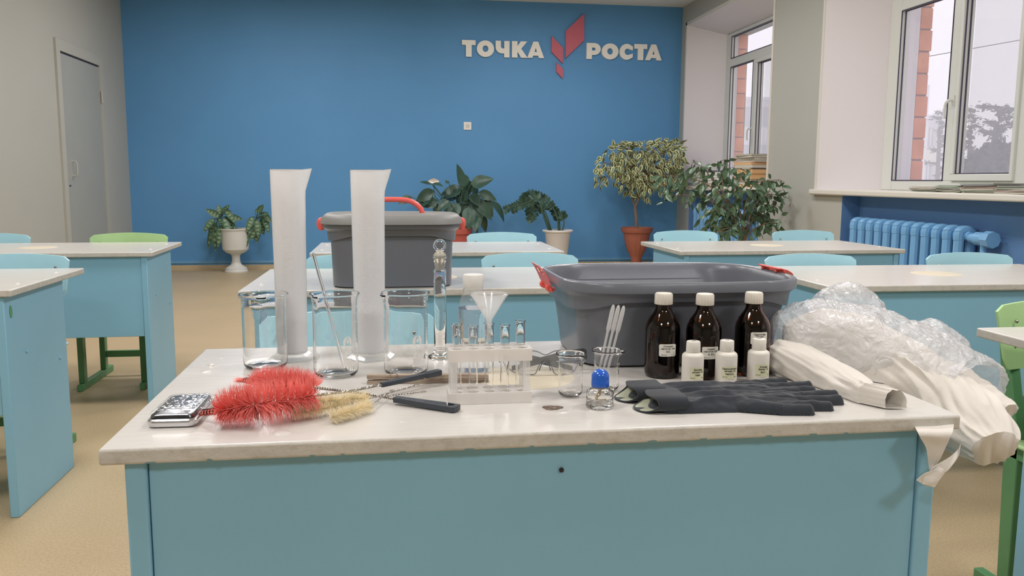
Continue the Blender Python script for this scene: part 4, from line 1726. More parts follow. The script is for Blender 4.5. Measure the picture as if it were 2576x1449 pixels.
z0 = HT + 0.121
q.lathe([(0.0015, -0.030), (0.0032, -0.030), (0.0040, 0.0), (0.0048, 0.004), (0.0285, 0.0425), (0.0297, 0.0425), (0.0297, 0.0455), (0.0280, 0.0458), (0.0272, 0.0425), (0.0036, 0.005), (0.0028, 0.0), (0.0022, -0.030)], 56, (fx, fy, z0), closed_profile=True)
tag(q.build('funnel', M_CLEARPP, smooth=50), 'small frosted plastic funnel standing in the middle test tube', 'funnel')

# ------------------------------------------------------------------ amber reagent bottles


def make_amber(label, loc, level, lines, lab_z, rz=0):
    t = thing('amber_bottle', label, 'bottle', loc, rz, 'amber reagent bottles')
    R = 0.0305
    pr = [(0, 0.0035), (0.022, 0.002), (0.0265, 0.0), (R - 0.002, 0.002), (R, 0.008), (R, 0.03), (R, 0.06), (R, 0.084), (R - 0.0015, 0.092), (R - 0.006, 0.102), (R - 0.0125, 0.111), (0.0150, 0.116), (0.0133, 0.121), (0.0130, 0.128)]
    w = 0.0020
    q = MB()
    inner = [(0.0110, 0.128), (0.0112, 0.121), (0.0130, 0.1145), (R - 0.0145, 0.109), (R - 0.0085, 0.101), (R - 0.0038, 0.092), (R - w, 0.084), (R - w, 0.03), (R - w, 0.010), (R - 0.006, 0.0055), (0.015, 0.006), (0, 0.0065)]
    q.lathe(pr + inner, 64)
    q.build('bottle_glass', M_AMBER, t, smooth=60)
    q = MB()
    e = 0.0003
    q.lathe([(0, 0.0065 + e), (0.015, 0.006 + e), (R - 0.0065, 0.006 + e), (R - w - e, 0.0105), (R - w - e, 0.084), (R - 0.0038 - e, 0.092), (R - 0.0085 - e, min(0.101, level)), (0, level)], 48)
    q.build('reagent', M_LIQ, t, smooth=50)
    q = MB()
    rr = []
    for r, z in ((0.0150, 0.1275), (0.0154, 0.128), (0.0150, 0.1445), (0.0138, 0.1468), (0.0, 0.1470)):
        rr.append([(max(r, 1e-4) * (1 + (0.03 * (1 if k % 6 < 3 else 0) if z < 0.145 else 0)) * math.cos(2 * PI * k / 120), max(r, 1e-4) * (1 + (0.03 * (1 if k % 6 < 3 else 0) if z < 0.145 else 0)) * math.sin(2 * PI * k / 120), z) for k in range(120)])
    q.rings(rr, cap0=True)
    cp = q.build('screw_cap', M_CAP, t, smooth=40)
    vs, fs = flat_rect(-0.0152, -0.010, 0.0152, 0.0115, 10)
    q = MB()
    RR = R + 0.0003
    cut = 0.0015
    out = [(-0.0152, -0.010 + cut), (-0.0152 + cut, -0.010)] + [(-0.0152 + cut + (0.0304 - 2 * cut) * k / 8, -0.010) for k in range(1, 9)] + [(0.0152, -0.010 + cut), (0.0152, 0.0115 - cut), (0.0152 - cut, 0.0115)] + [(0.0152 - cut - (0.0304 - 2 * cut) * k / 8, 0.0115) for k in range(1, 9)] + [(-0.0152, 0.0115 - cut)]
    cols = []
    nx = 14
    vs, fs = [], []
    for i in range(nx + 1):
        x = -0.0152 + 0.0304 * i / nx
        c_ = cut if i in (0, nx) else 0
        vs += [(x, -0.010 + c_), (x, 0.0115 - c_)]
    fs = [(2 * i, 2 * i + 2, 2 * i + 3, 2 * i + 1) for i in range(nx)]
    wrap(t, 'paper_label', M_LABW, vs, fs, R, 0, lab_z)
    wrap(t, 'lettering', M_INK, *text_mesh(lines), R, 0, lab_z, out=0.0007)
    return t


def amber_text(a, b, c, num):
    L = [(a, 0, 0.0063, 0.0041, 0.35, 'CENTER', 0.00008), (b, 0, 0.0022, 0.0041, 0.35, 'CENTER', 0.00008)]
    L += c
    L += [('250 мл', -0.0118, -0.0083, 0.0032, 0, 'LEFT', 0.0), (num, 0.0100, -0.0083, 0.0036, 0, 'LEFT', 0.0)]
    return L


make_amber('left amber bottle labelled Соляная кислота, standing clear of the white bottles', (0.4660, 1.378, HT + 0.0003), 0.094,
           amber_text('Соляная', 'кислота, 10%', [('HCl', 0, -0.0030, 0.0042, 0, 'CENTER', 0.0001)], '7'), 0.0505)
make_amber('middle amber bottle labelled Серная кислота, behind the white bromide bottle', (0.5350, 1.362, HT + 0.0003), 0.094,
           amber_text('Серная', 'кислота, 25%', [('H  SO', 0, -0.0030, 0.0042, 0, 'CENTER', 0.0001), ('2', -0.0022, -0.0040, 0.003, 0, 'CENTER', 0), ('4', 0.0070, -0.0040, 0.003, 0, 'CENTER', 0)], '8'), 0.0475, 0.06)
make_amber('right amber bottle labelled Гидроксид, beside the plastic bag', (0.6290, 1.372, HT + 0.0003), 0.088,
           [('Гидроксид', 0, 0.0063, 0.0041, 0.35, 'CENTER', 0.00008), ('натрия', 0, 0.0022, 0.0041, 0.35, 'CENTER', 0.00008), ('250 мл', -0.0118, -0.0083, 0.0032, 0, 'LEFT', 0.0)], 0.069, -0.02)


def make_white(label, loc, lines, rz, lx):
    t = thing('white_bottle', label, 'bottle', loc, rz, 'small white reagent bottles')
    R = 0.0182
    q = MB()
    q.lathe([(0, 0.001), (R - 0.003, 0.0), (R - 0.0008, 0.001), (R, 0.004), (R, 0.03), (R, 0.0490), (R - 0.001, 0.0522), (R - 0.004, 0.0545), (0.0118, 0.0555), (0.0100, 0.0565), (0.0100, 0.060), (0, 0.060)], 56)
    q.build('bottle_body', M_BOTTLEW, t, smooth=50)
    q = MB()
    q.lathe([(0, 0.0562), (0.0118, 0.0562), (0.0120, 0.057), (0.0116, 0.0728), (0.0107, 0.0742), (0.0, 0.0746)], 48)
    cp = q.build('screw_cap', M_BOTTLEW, t, smooth=50)
    q = MB()
    q.box((-0.003, -0.0012, 0.0744), (0.003, 0.0004, 0.0748))
    q.box((-0.001, -0.0002, 0.0744), (0.0042, 0.0012, 0.0748))
    q.build('cap_mark', M_INK, cp, smooth=0)
    wrap(t, 'yellow_label', M_LABY, *flat_rect(-0.0125, -0.0105, 0.0125, 0.0105, 14), R, 0, 0.0225)
    wrap(t, 'lettering', M_INK, *text_mesh(lines), R, 0, 0.0225, out=0.0007)
    return t


def white_text(a, b, c, num):
    sz = 0.0040 if len(a) < 9 else 0.0037
    return [(a, 0.0008, 0.0052, sz, 0.35, 'CENTER', 0.00008), (b, 0.0008, 0.0012, 0.0039, 0.35, 'CENTER', 0.00008)] + c + \
        [('50 мл', -0.0115, -0.0084, 0.0030, 0, 'LEFT', 0.0), (num, 0.0078, -0.0084, 0.0034, 0, 'LEFT', 0.0)]


make_white('left small white bottle with yellow label Бромид натрия', (0.4970, 1.310, HT + 0.0003), white_text('Бромид', 'натрия, 5%', [('NaBr', 0.0008, -0.0038, 0.0040, 0, 'CENTER', 0.0001)], '30'), 0.10, 0)
make_white('middle small white bottle with yellow label Гидрокарбонат натрия', (0.5565, 1.311, HT + 0.0003), white_text('Гидрокарбонат', 'натрия, 5%', [('NaHCO', 0.0000, -0.0038, 0.0040, 0, 'CENTER', 0.0001), ('3', 0.0078, -0.0048, 0.0028, 0, 'CENTER', 0)], '28'), -0.05, 0)
make_white('right small white bottle with yellow label Хлорид бария', (0.6170, 1.318, HT + 0.0003), white_text('Хлорид', 'бария, 1%', [('BaCl', 0.0000, -0.0038, 0.0040, 0, 'CENTER', 0.0001), ('2', 0.0062, -0.0048, 0.0028, 0, 'CENTER', 0)], '18'), 0.02, 0)

# ------------------------------------------------------------------ spirit lamp
t = thing('spirit_lamp', 'small glass spirit lamp with a glossy blue dome cap', 'spirit lamp', (0.3075, 1.192, HT + 0.0003))
q = MB()
q.lathe([(0, 0.002), (0.012, 0.001), (0.0175, 0.0), (0.0205, 0.0015), (0.0215, 0.004), (0.0205, 0.007), (0.0205, 0.020), (0.0210, 0.0225), (0.0195, 0.0265), (0.0150, 0.0290), (0.0115, 0.0300), (0.0110, 0.034),
         (0.0095, 0.034), (0.0098, 0.0295), (0.0140, 0.0270), (0.0180, 0.0245), (0.0186, 0.021), (0.0185, 0.009), (0.0160, 0.0068), (0.008, 0.0072), (0, 0.0085)], 64)
q.build('glass_bowl', M_GLASS, t, smooth=60)
q = MB()
q.lathe([(0.0102, 0.0300), (0.0112, 0.0305), (0.0112, 0.0345), (0.0, 0.0345)], 40)
q.build('wick_collar', M_FROST, t)
q = MB()
pr = [(0.0105, 0.0335), (0.0134, 0.0325), (0.0137, 0.0335), (0.0136, 0.0400), (0.0134, 0.0405), (0.0133, 0.0470)]
pr += [(0.0133 * math.cos(PI / 2 * k / 10), 0.0470 + 0.0120 * math.sin(PI / 2 * k / 10)) for k in range(1, 11)]
q.lathe(pr, 56)
q.build('dome_cap', M_BLUECAP, t, smooth=60)
q = MB()
q.tube(catmull([(0.001, 0, 0.031), (0.0, 0, 0.022), (-0.005, 0.001, 0.016), (-0.003, 0.0, 0.0105), (0.004, 0.001, 0.0102), (0.010, 0.003, 0.0102)], 24), 0.0022, n=10)
q.build('wick', M_WICK, t, smooth=50)

# ------------------------------------------------------------------ pipettes
pip0 = None
for i, (dx, dy, tx, ty, lab) in enumerate(((-0.001, 0.004, 0.010, 0.010, 'left of the three plastic pipettes in the small beaker'),
                                           (0.0045, 0.000, 0.015, 0.002, 'middle of the three plastic pipettes in the small beaker'),
                                           (0.010, -0.004, 0.021, -0.003, 'right of the three plastic pipettes in the small beaker'))):
    t = thing('pipette', lab, 'pipette', (0.343 - 0.016 + dx, 1.290 + dy, HT + 0.0045), 0, 'plastic pipettes')
    t.rotation_euler = (0, 0.20 + 0.015 * i, 0)
    if pip0 is None:
        q = MB()
        q.lathe([(0.0008, 0.0), (0.0010, 0.003), (0.0019, 0.040), (0.0021, 0.094), (0.0030, 0.097), (0.0036, 0.099), (0.0036, 0.126), (0.0031, 0.134), (0.0016, 0.1385), (0, 0.1395)], 20)
        pip0 = [q.build('squeeze_tube', M_FROSTPP, t, smooth=60)]
    else:
        for p_ in pip0:
            c = p_.copy()
            COL.objects.link(c)
            c.parent = t

# ------------------------------------------------------------------ safety glasses
t = thing('safety_glasses', 'clear safety glasses with smoked temples behind the small beakers', 'safety glasses', (0.262, 1.412, HT + 0.0003), -0.06)
q = MB()
nx_, nz_ = 40, 10


def lens_pt(u, v, th=0):
    x = 0.078 * u
    y = -0.018 + 0.030 * (abs(u) ** 2.2) + 0.004 * (1 - v) - th
    top = 0.046 - 0.012 * smoothstep(0.45, 1.0, abs(u)) - 0.007 * math.exp(-(u / 0.14) ** 2)
    nose = 0.026 * math.exp(-(u / 0.17) ** 4)
    bot = 0.002 + nose + 0.016 * smoothstep(0.62, 1.0, abs(u)) + 0.002 * abs(u)
    return (x, y, bot + (top - bot) * v)


for th in (0, 0.0016):
    vs = [lens_pt(-1 + 2 * i / nx_, j / nz_, th) for j in range(nz_ + 1) for i in range(nx_ + 1)]
    fs = [(j * (nx_ + 1) + i, j * (nx_ + 1) + i + 1, (j + 1) * (nx_ + 1) + i + 1, (j + 1) * (nx_ + 1) + i) for j in range(nz_) for i in range(nx_)]
    q.add(vs, fs)
q.build('lens', M_LENS, t, smooth=60)
q = MB()
edge = [lens_pt(-1 + 2 * i / nx_, 1, 0.0008) for i in range(nx_ + 1)] + [lens_pt(1, 1 - j / 4, 0.0008) for j in range(1, 5)] + [lens_pt(1 - 2 * i / nx_, 0, 0.0008) for i in range(nx_ + 1)] + [lens_pt(-1, j / 4, 0.0008) for j in range(1, 5)]
q.tube(edge, 0.0009, n=6, caps=False)
q.tube(catmull([(-0.010, -0.012, 0.010), (-0.006, -0.016, 0.022), (0, -0.018, 0.026), (0.006, -0.016, 0.022), (0.010, -0.012, 0.010)], 14), 0.0011, n=6)
q.build('lens_rim', mat('clear_rim', (150, 154, 158), rough=0.1, trans=0.6), t)
for s in (-1, 1):
    q = MB()
    sec = lambda y, z, hh, x: [(x - 0.0012, y, z - hh), (x + 0.0012, y, z - hh), (x + 0.0012, y, z + hh), (x - 0.0012, y, z + hh)]
    yb2 = 0.018 if s < 0 else 0.026
    sec2 = lambda x, z, hh, y: [(x, y - 0.0012, z - hh), (x, y + 0.0012, z - hh), (x, y + 0.0012, z + hh), (x, y - 0.0012, z + hh)]
    q.rings([sec2(s * 0.0775, 0.031, 0.0095, 0.010), sec2(s * 0.0745, 0.031, 0.0095, yb2), sec2(s * 0.045, 0.028, 0.008, yb2 + 0.002), sec2(s * 0.005, 0.020, 0.006, yb2 + 0.004), sec2(-s * 0.030, 0.011, 0.0055, yb2 + 0.003), sec2(-s * 0.055, 0.0055, 0.004, yb2)], cap0=True, cap1=True)
    q.build('temple', M_SMOKE, t, smooth=40)

# ------------------------------------------------------------------ wooden test tube clamp
a_, b_ = PZ(924, 966, HT + 0.0003), PZ(1228, 962, HT + 0.0003)
cx_, cy_ = (a_[0] + b_[0]) / 2, (a_[1] + b_[1]) / 2
ang = math.atan2(b_[1] - a_[1], b_[0] - a_[0])
L = 0.203
t = thing('test_tube_clamp', 'long grey brown wooden test tube clamp lying behind the brushes', 'clamp', (cx_, cy_ + 0.004, HT + 0.0003), ang)
q = MB()
q.prism([(-L / 2, 0.0), (L / 2, 0.0), (L / 2, 0.0065), (-L / 2 + 0.05, 0.0065), (-L / 2, 0.0052)], 'y', -0.006, 0.006)
q.build('lower_jaw', M_WOOD, t, bevel=0.0006)
q = MB()
q.prism([(-L / 2, 0.0085), (-L / 2 + 0.05, 0.0070), (L / 2, 0.0070), (L / 2, 0.0140), (-L / 2, 0.0150)], 'y', -0.0055, 0.0065)
q.build('upper_jaw', M_WOOD, t, bevel=0.0006)
q = MB()
xs = -L / 2 + 0.038
q.tube([(xs, -0.0066, -0.0 + 0.0015), (xs, -0.0072, 0.0160), (xs + 0.002, 0.0070, 0.0162), (xs + 0.010, 0.0072, 0.0162), (xs + 0.013, -0.0072, 0.0160), (xs + 0.012, -0.0066, 0.0015)], 0.0006, n=6)
q.build('wire_spring', M_WIRE, t)

# ------------------------------------------------------------------ pocket scale in plastic wrap
c0 = PZ(357, 1063, HT + 0.010)
c1 = PZ(488, 1056, HT + 0.010)
c3 = PZ(395, 986, HT + 0.016)
ang = math.atan2(c1[1] - c0[1], c1[0] - c0[0])
Ws, Ls = 0.066, 0.118
t = thing('pocket_scale', 'flat silver pocket scale wrapped in clear film at the left front', 'scale', (c0[0] + 0.004, c0[1] + 0.002, HT + 0.0003), ang - 0.10)
q = MB()
R_ = []
for ins, z in ((0.006, 0.0), (0.0015, 0.0015), (0.0, 0.006), (0.0, 0.0095), (0.0015, 0.0115), (0.004, 0.0125)):
    R_.append([(x + Ws / 2, y + Ls / 2, z) for x, y in rrect(Ws / 2 - ins, Ls / 2 - ins, 0.009, 5)])
q.rings(R_, cap0=True, cap1=True)
q.build('case', M_SILVER, t, smooth=40)
q = MB()
R_ = []
for ins, z in ((0.0045, 0.0125), (0.0035, 0.0135), (0.0045, 0.0165), (0.0075, 0.0178)):
    R_.append([(x + Ws / 2, y + Ls / 2, z) for x, y in rrect(Ws / 2 - ins, Ls / 2 - ins, 0.008, 5)])
q.rings(R_, cap0=True, cap1=True)
ld = q.build('lid', M_DSILVER, t, smooth=40)
q = MB()
for k in range(3):
    q.box((0.012, 0.010 + k * 0.006, 0.0176), (Ws - 0.012, 0.0125 + k * 0.006, 0.0184))
q.build('lid_groove', M_SILVER, ld, bevel=0.0004)
q = MB()
nx_, ny_ = 44, 60
vs = []
for j in range(ny_ + 1):
    for i in range(nx_ + 1):
        u, v = -1 + 2 * i / nx_, -1 + 2 * j / ny_
        x = Ws / 2 + (Ws / 2 + 0.003) * u
        y = Ls / 2 + 0.014 + (Ls / 2 - 0.012) * v
        e = max(abs(u) ** 6, abs(v) ** 10)
        z = 0.0200 - 0.008 * e + 0.0016 * abs(nz(x * 60, y * 200, 0)) + 0.0011 * nz(x * 140, y * 320, 3)
        vs.append((x + 0.001 * nz(x * 90, y * 90, 9), y, z))
fs = [(j * (nx_ + 1) + i, j * (nx_ + 1) + i + 1, (j + 1) * (nx_ + 1) + i + 1, (j + 1) * (nx_ + 1) + i) for j in range(ny_) for i in range(nx_)]
q.add(vs, fs)
q.build('plastic_wrap', M_LENS, t, smooth=60)

# ------------------------------------------------------------------ brushes


def bristles(q, axis, r_of, n, rad, seed, turns=14, fans=2, thick=0.0004, clampz=HT + 0.0008, spiral=True, droop=0.0):
    """thin tapered bristles radiating from an axis polyline (list of points)"""
    r = random.Random(seed)
    axis = [np.array(p, float) for p in axis]
    m = len(axis) - 1
    for k in range(n):
        s = r.random()
        u = s * m
        i = min(int(u), m - 1)
        p = axis[i] + (axis[i + 1] - axis[i]) * (u - i)
        t = axis[i + 1] - axis[i]
        t /= np.linalg.norm(t)
        a_ = np.cross(t, (0, 0, 1))
        a_ /= np.linalg.norm(a_)
        b_ = np.cross(a_, t)
        if spiral:
            th = s * turns * 2 * PI + r.choice([0, 1]) * PI + r.gauss(0, 0.33)
        else:
            th = r.uniform(0, 2 * PI)
        d = math.cos(th) * a_ + math.sin(th) * b_ + t * r.gauss(0.05, 0.10)
        d /= np.linalg.norm(d)
        L = rad * r_of(s) * r.uniform(0.88, 1.06)
        e = p + d * L
        if e[2] < clampz:
            k2 = (p[2] - clampz) / max(1e-6, (p[2] - e[2]))
            e = p + d * L * k2 + (np.array([d[0], d[1], 0])) * L * (1 - k2) * 0.9
            e[2] = clampz + r.uniform(0, 0.002)
        mid = p + (e - p) * 0.55 + V3(0, 0, 0.0)
        w = np.cross(d, V3(r.gauss(0, 1), r.gauss(0, 1), r.gauss(0, 1)))
        w = w / (np.linalg.norm(w) + 1e-9) * thick
        w2 = np.cross(d, w)
        q.add([p + w, p - w * 0.5 + w2 * 0.87, p - w * 0.5 - w2 * 0.87, e], [(0, 1, 3), (1, 2, 3), (2, 0, 3)])


def twisted(q, pts, r, pitch=0.006, strands=2, n=5):
    pts = [np.array(p, float) for p in pts]
    seg = [np.linalg.norm(b - a) for a, b in zip(pts, pts[1:])]
    T = sum(seg)
    N = int(T / pitch * 8)
    for s in range(strands):
        path = []
        for k in range(N + 1):
            d = T * k / N
            i = 0
            while i < len(seg) - 1 and d > seg[i]:
                d -= seg[i]
                i += 1
            t = (pts[i + 1] - pts[i]) / seg[i]
            p = pts[i] + t * d
            a_ = np.cross(t, (0, 0, 1))
            a_ /= np.linalg.norm(a_)
            b_ = np.cross(a_, t)
            th = 2 * PI * (T * k / N) / pitch + s * 2 * PI / strands
            path.append(p + (math.cos(th) * a_ + math.sin(th) * b_) * r * 0.95)
        q.tube(path, r, n=n)


def lift(px, py, z):
    return PZ(px, py, HT + z)


def big_brush(label, tuft, ferr0, ferr1, stem, handle, hw, hook, seed, rad):
    """tuft tip, ferrule ends, stem points through the bristles to the handle, handle end"""
    t = thing('bottle_brush', label, 'brush', (0, 0, 0))
    q = MB()
    ax = [ferr1] + stem[:-1]
    bristles(q, [ferr1] + stem[:2], lambda s: 0.82 + 0.18 * math.sin(PI * s) if s > 0.04 else 0.7, 2300, rad, seed, turns=9, thick=0.00072)
    q.build('bristles', M_BRISTLE, t, smooth=0)
    q = MB()
    r = random.Random(seed + 1)
    d = (tuft - ferr0)
    for k in range(260):
        e = tuft + V3(r.gauss(0, 0.0042), r.gauss(0, 0.0042), r.gauss(0, 0.0028))
        e[2] = max(e[2], HT + 0.001)
        s0 = ferr0 + V3(r.gauss(0, 0.0016), r.gauss(0, 0.0016), r.gauss(0, 0.0016))
        w = V3(0, 0.0004, 0)
        w2 = V3(0, 0, 0.0004)
        st = ferr1 + (s0 - ferr0)
        q.add([st + w, st - w, st + w2, s0 + w, s0 - w, s0 + w2, e], [(0, 1, 4, 3), (1, 2, 5, 4), (2, 0, 3, 5), (3, 4, 6), (4, 5, 6), (5, 3, 6)])
    q.build('tip_tuft', M_BRISTLE, t, smooth=0)
    q = MB()
    n = 60
    path = []
    dd = ferr1 - ferr0
    ln = np.linalg.norm(dd)
    tt = dd / ln
    a_ = np.cross(tt, (0, 0, 1))
    a_ /= np.linalg.norm(a_)
    b_ = np.cross(a_, tt)
    for k in range(n):
        th = k / n * 2 * PI * 4.5
        path.append(ferr0 + dd * (k / n) + (math.cos(th) * a_ + math.sin(th) * b_) * 0.0045)
    q.tube(path, 0.0008, n=5)
    q.build('wire_binding', M_DWIRE, t)
    q = MB()
    twisted(q, [ferr1] + stem, 0.0012, 0.0075)
    q.build('twisted_stem', M_WIRE, t)
    # handle
    h0, h1 = stem[-1], handle
    d = h1 - h0
    L = np.linalg.norm(d)
    tx = d / L
    ty = np.cross((0, 0, 1), tx)
    ty /= np.linalg.norm(ty)
    tz = np.cross(tx, ty)
    M4 = Matrix(((tx[0], ty[0], tz[0], h0[0]), (tx[1], ty[1], tz[1], h0[1]), (tx[2], ty[2], tz[2], h0[2]), (0, 0, 0, 1)))
    q = MB()
    th = 0.0042
    if hook:
        A = [(0, 0.0055), (0, -0.0055), (L * 0.95, -0.0100), (L * 0.985, -0.0085), (L, -0.002), (L, 0.0080), (L * 0.985, 0.0105), (L * 0.80, 0.0105), (L * 0.795, 0.0070)]
        cxh, cyh, rh = L * 0.875, 0.0022, 0.0062
        hookp = [(cxh + rh * math.cos(a), cyh + rh * math.sin(a)) for a in np.linspace(math.radians(65), math.radians(-180), 14)]
        A = A[:8] + [(L * 0.80, 0.0082), (L * 0.86, 0.0082)] + [(x, min(y, 0.0078)) for x, y in hookp] + [(L * 0.775, 0.0095), (L * 0.74, 0.0098)]
        q.prism(A, 'z', -th, th)
        for k in range(7):
            x = 0.010 + k * 0.0085
            q.box((x, -0.0045, th - 0.001), (x + 0.0028, 0.0045, th + 0.0006))
    else:
        rr = []
        for x, w_, h_ in ((0, 0.0036, 0.0036), (0.002, 0.0045, 0.0042), (L * 0.68, 0.0050, 0.0046), (L * 0.70, 0.0034, 0.0040), (L * 0.73, 0.0034, 0.0040), (L * 0.75, 0.0062, 0.0050), (L * 0.985, 0.0066, 0.0052), (L, 0.0058, 0.0044)):
            rr.append([(x, y, z) for y, z in rrect(w_, h_, min(w_, h_) * 0.5, 3)])
        q.rings(rr, cap0=True, cap1=True)
    q.xform(M4)
    q.build('handle', M_BLACK, t, bevel=0.0008)
    return t


big_brush('large red bristle brush in front, its black handle resting on the wooden clamp',
          lift(482, 1047, 0.006), lift(512, 1038, 0.012), lift(545, 1034, 0.020),
          [lift(640, 1018, 0.030), lift(790, 995, 0.031), lift(880, 984, 0.024), lift(958, 968, 0.019)], lift(1107, 936, 0.021), 0, False, 11, 0.039)
big_brush('large red bristle brush behind, with a hooked black handle',
          lift(594, 957, 0.010), lift(618, 957, 0.013), lift(642, 960, 0.018),
          [lift(720, 968, 0.026), lift(792, 975, 0.026), lift(900, 988, 0.012), lift(993, 1004, 0.008)], lift(1152, 1028, 0.0055), 0, True, 23, 0.033)


def tan_brush(label, tip, mid, end, loop, seed, rad):
    t = thing('tube_brush', label, 'brush', (0, 0, 0), 0, 'small tan brushes')
    q = MB()
    bristles(q, [tip, mid, end], lambda s: 1.0 if s > 0.08 else 1.15, 1300, rad * 1.22, seed, spiral=False, thick=0.00036)
    q.build('bristles', M_TAN, t, smooth=0)
    q = MB()
    twisted(q, [tip, mid, end, loop], 0.0006, 0.004, n=4)
    d = loop - end
    d /= np.linalg.norm(d)
    s = np.cross(d, (0, 0, 1))
    ring_ = [loop + d * 0.004 + 0.004 * (-d * math.cos(a) + s * math.sin(a)) for a in np.linspace(0, 2 * PI, 17)]
    q.tube(ring_, 0.0006, n=5)
    q.build('wire_stem', M_WIRE, t)
    return t


tan_brush('tan bristled tube brush lying furthest left over the red brush', lift(737, 1040, 0.012), lift(800, 1030, 0.012), lift(868, 1020, 0.011), lift(1044, 970, 0.012), 31, 0.0125)
tan_brush('tan bristled tube brush lying uppermost of the three', lift(792, 1012, 0.020), lift(860, 1006, 0.019), lift(925, 1002, 0.013), lift(1060, 986, 0.010), 37, 0.0120)
tan_brush('tan bristled tube brush nearest the desk edge', lift(832, 1052, 0.009), lift(880, 1038, 0.010), lift(930, 1021, 0.010), lift(985, 984, 0.007), 41, 0.0125)

# ------------------------------------------------------------------ black gloves


def height_blob(name, caps, material, parent, x0, y0, x1, y1, step, folds, zbase=0.0, seed=0, thin=0.0012):
    """soft flattened cloth form: union of capsules in plan, pulled up into a rounded surface.
    caps: (ax, ay, bx, by, ra, rb, h)"""
    nx = int((x1 - x0) / step)
    ny = int((y1 - y0) / step)
    X, Y = np.meshgrid(np.linspace(x0, x1, nx), np.linspace(y0, y1, ny))
    Z = np.zeros_like(X)
    for ax, ay, bx, by, ra, rb, h in caps:
        dx, dy = bx - ax, by - ay
        L2 = dx * dx + dy * dy + 1e-12
        t = np.clip(((X - ax) * dx + (Y - ay) * dy) / L2, 0, 1)
        d = np.hypot(X - ax - t * dx, Y - ay - t * dy)
        r = ra + (rb - ra) * t
        u = np.clip(1 - (d / r) ** 2, 0, 1)
        z = h * np.sqrt(u)
        Z = np.maximum(Z, z)
    inside = Z > 0
    F = np.zeros_like(Z)
    for (ax, ay, bx, by, w, amp) in folds:
        dx, dy = bx - ax, by - ay
        L2 = dx * dx + dy * dy + 1e-12
        t = np.clip(((X - ax) * dx + (Y - ay) * dy) / L2, 0, 1)
        d = np.hypot(X - ax - t * dx, Y - ay - t * dy)
        F += amp * np.exp(-(d / w) ** 2) * np.sin(np.pi * np.clip(t * 0.9 + 0.05, 0, 1))
    Zs = Z + F * np.clip(Z / 0.006, 0, 1)
    q = MB()
    idx = -np.ones(Z.shape, int)
    keep = inside.copy()
    keep[:, 1:] |= inside[:, :-1]
    keep[:, :-1] |= inside[:, 1:]
    keep[1:, :] |= inside[:-1, :]
    keep[:-1, :] |= inside[1:, :]
    vs = []
    for j in range(ny):
        for i in range(nx):
            if keep[j, i]:
                idx[j, i] = len(vs)
                z = Zs[j, i]
                if inside[j, i]:
                    z += (0.0022 * nz(X[j, i] * 22 + seed, Y[j, i] * 48, seed) + 0.0014 * nz(X[j, i] * 70 + seed, Y[j, i] * 120, seed)) * min(1, Z[j, i] / 0.006)
                vs.append((X[j, i], Y[j, i], zbase + max(0.0, z)))
    fs = []
    for j in range(ny - 1):
        for i in range(nx - 1):
            a, b, c, d = idx[j, i], idx[j, i + 1], idx[j + 1, i + 1], idx[j + 1, i]
            if min(a, b, c, d) >= 0:
                fs.append((a, b, c, d))
    n = len(vs)
    q.add(vs, fs)
    q.add([(x, y, zbase - 0.0) for x, y, z in vs], [f[::-1] for f in fs])
    return q.build(name, material, parent, smooth=70)


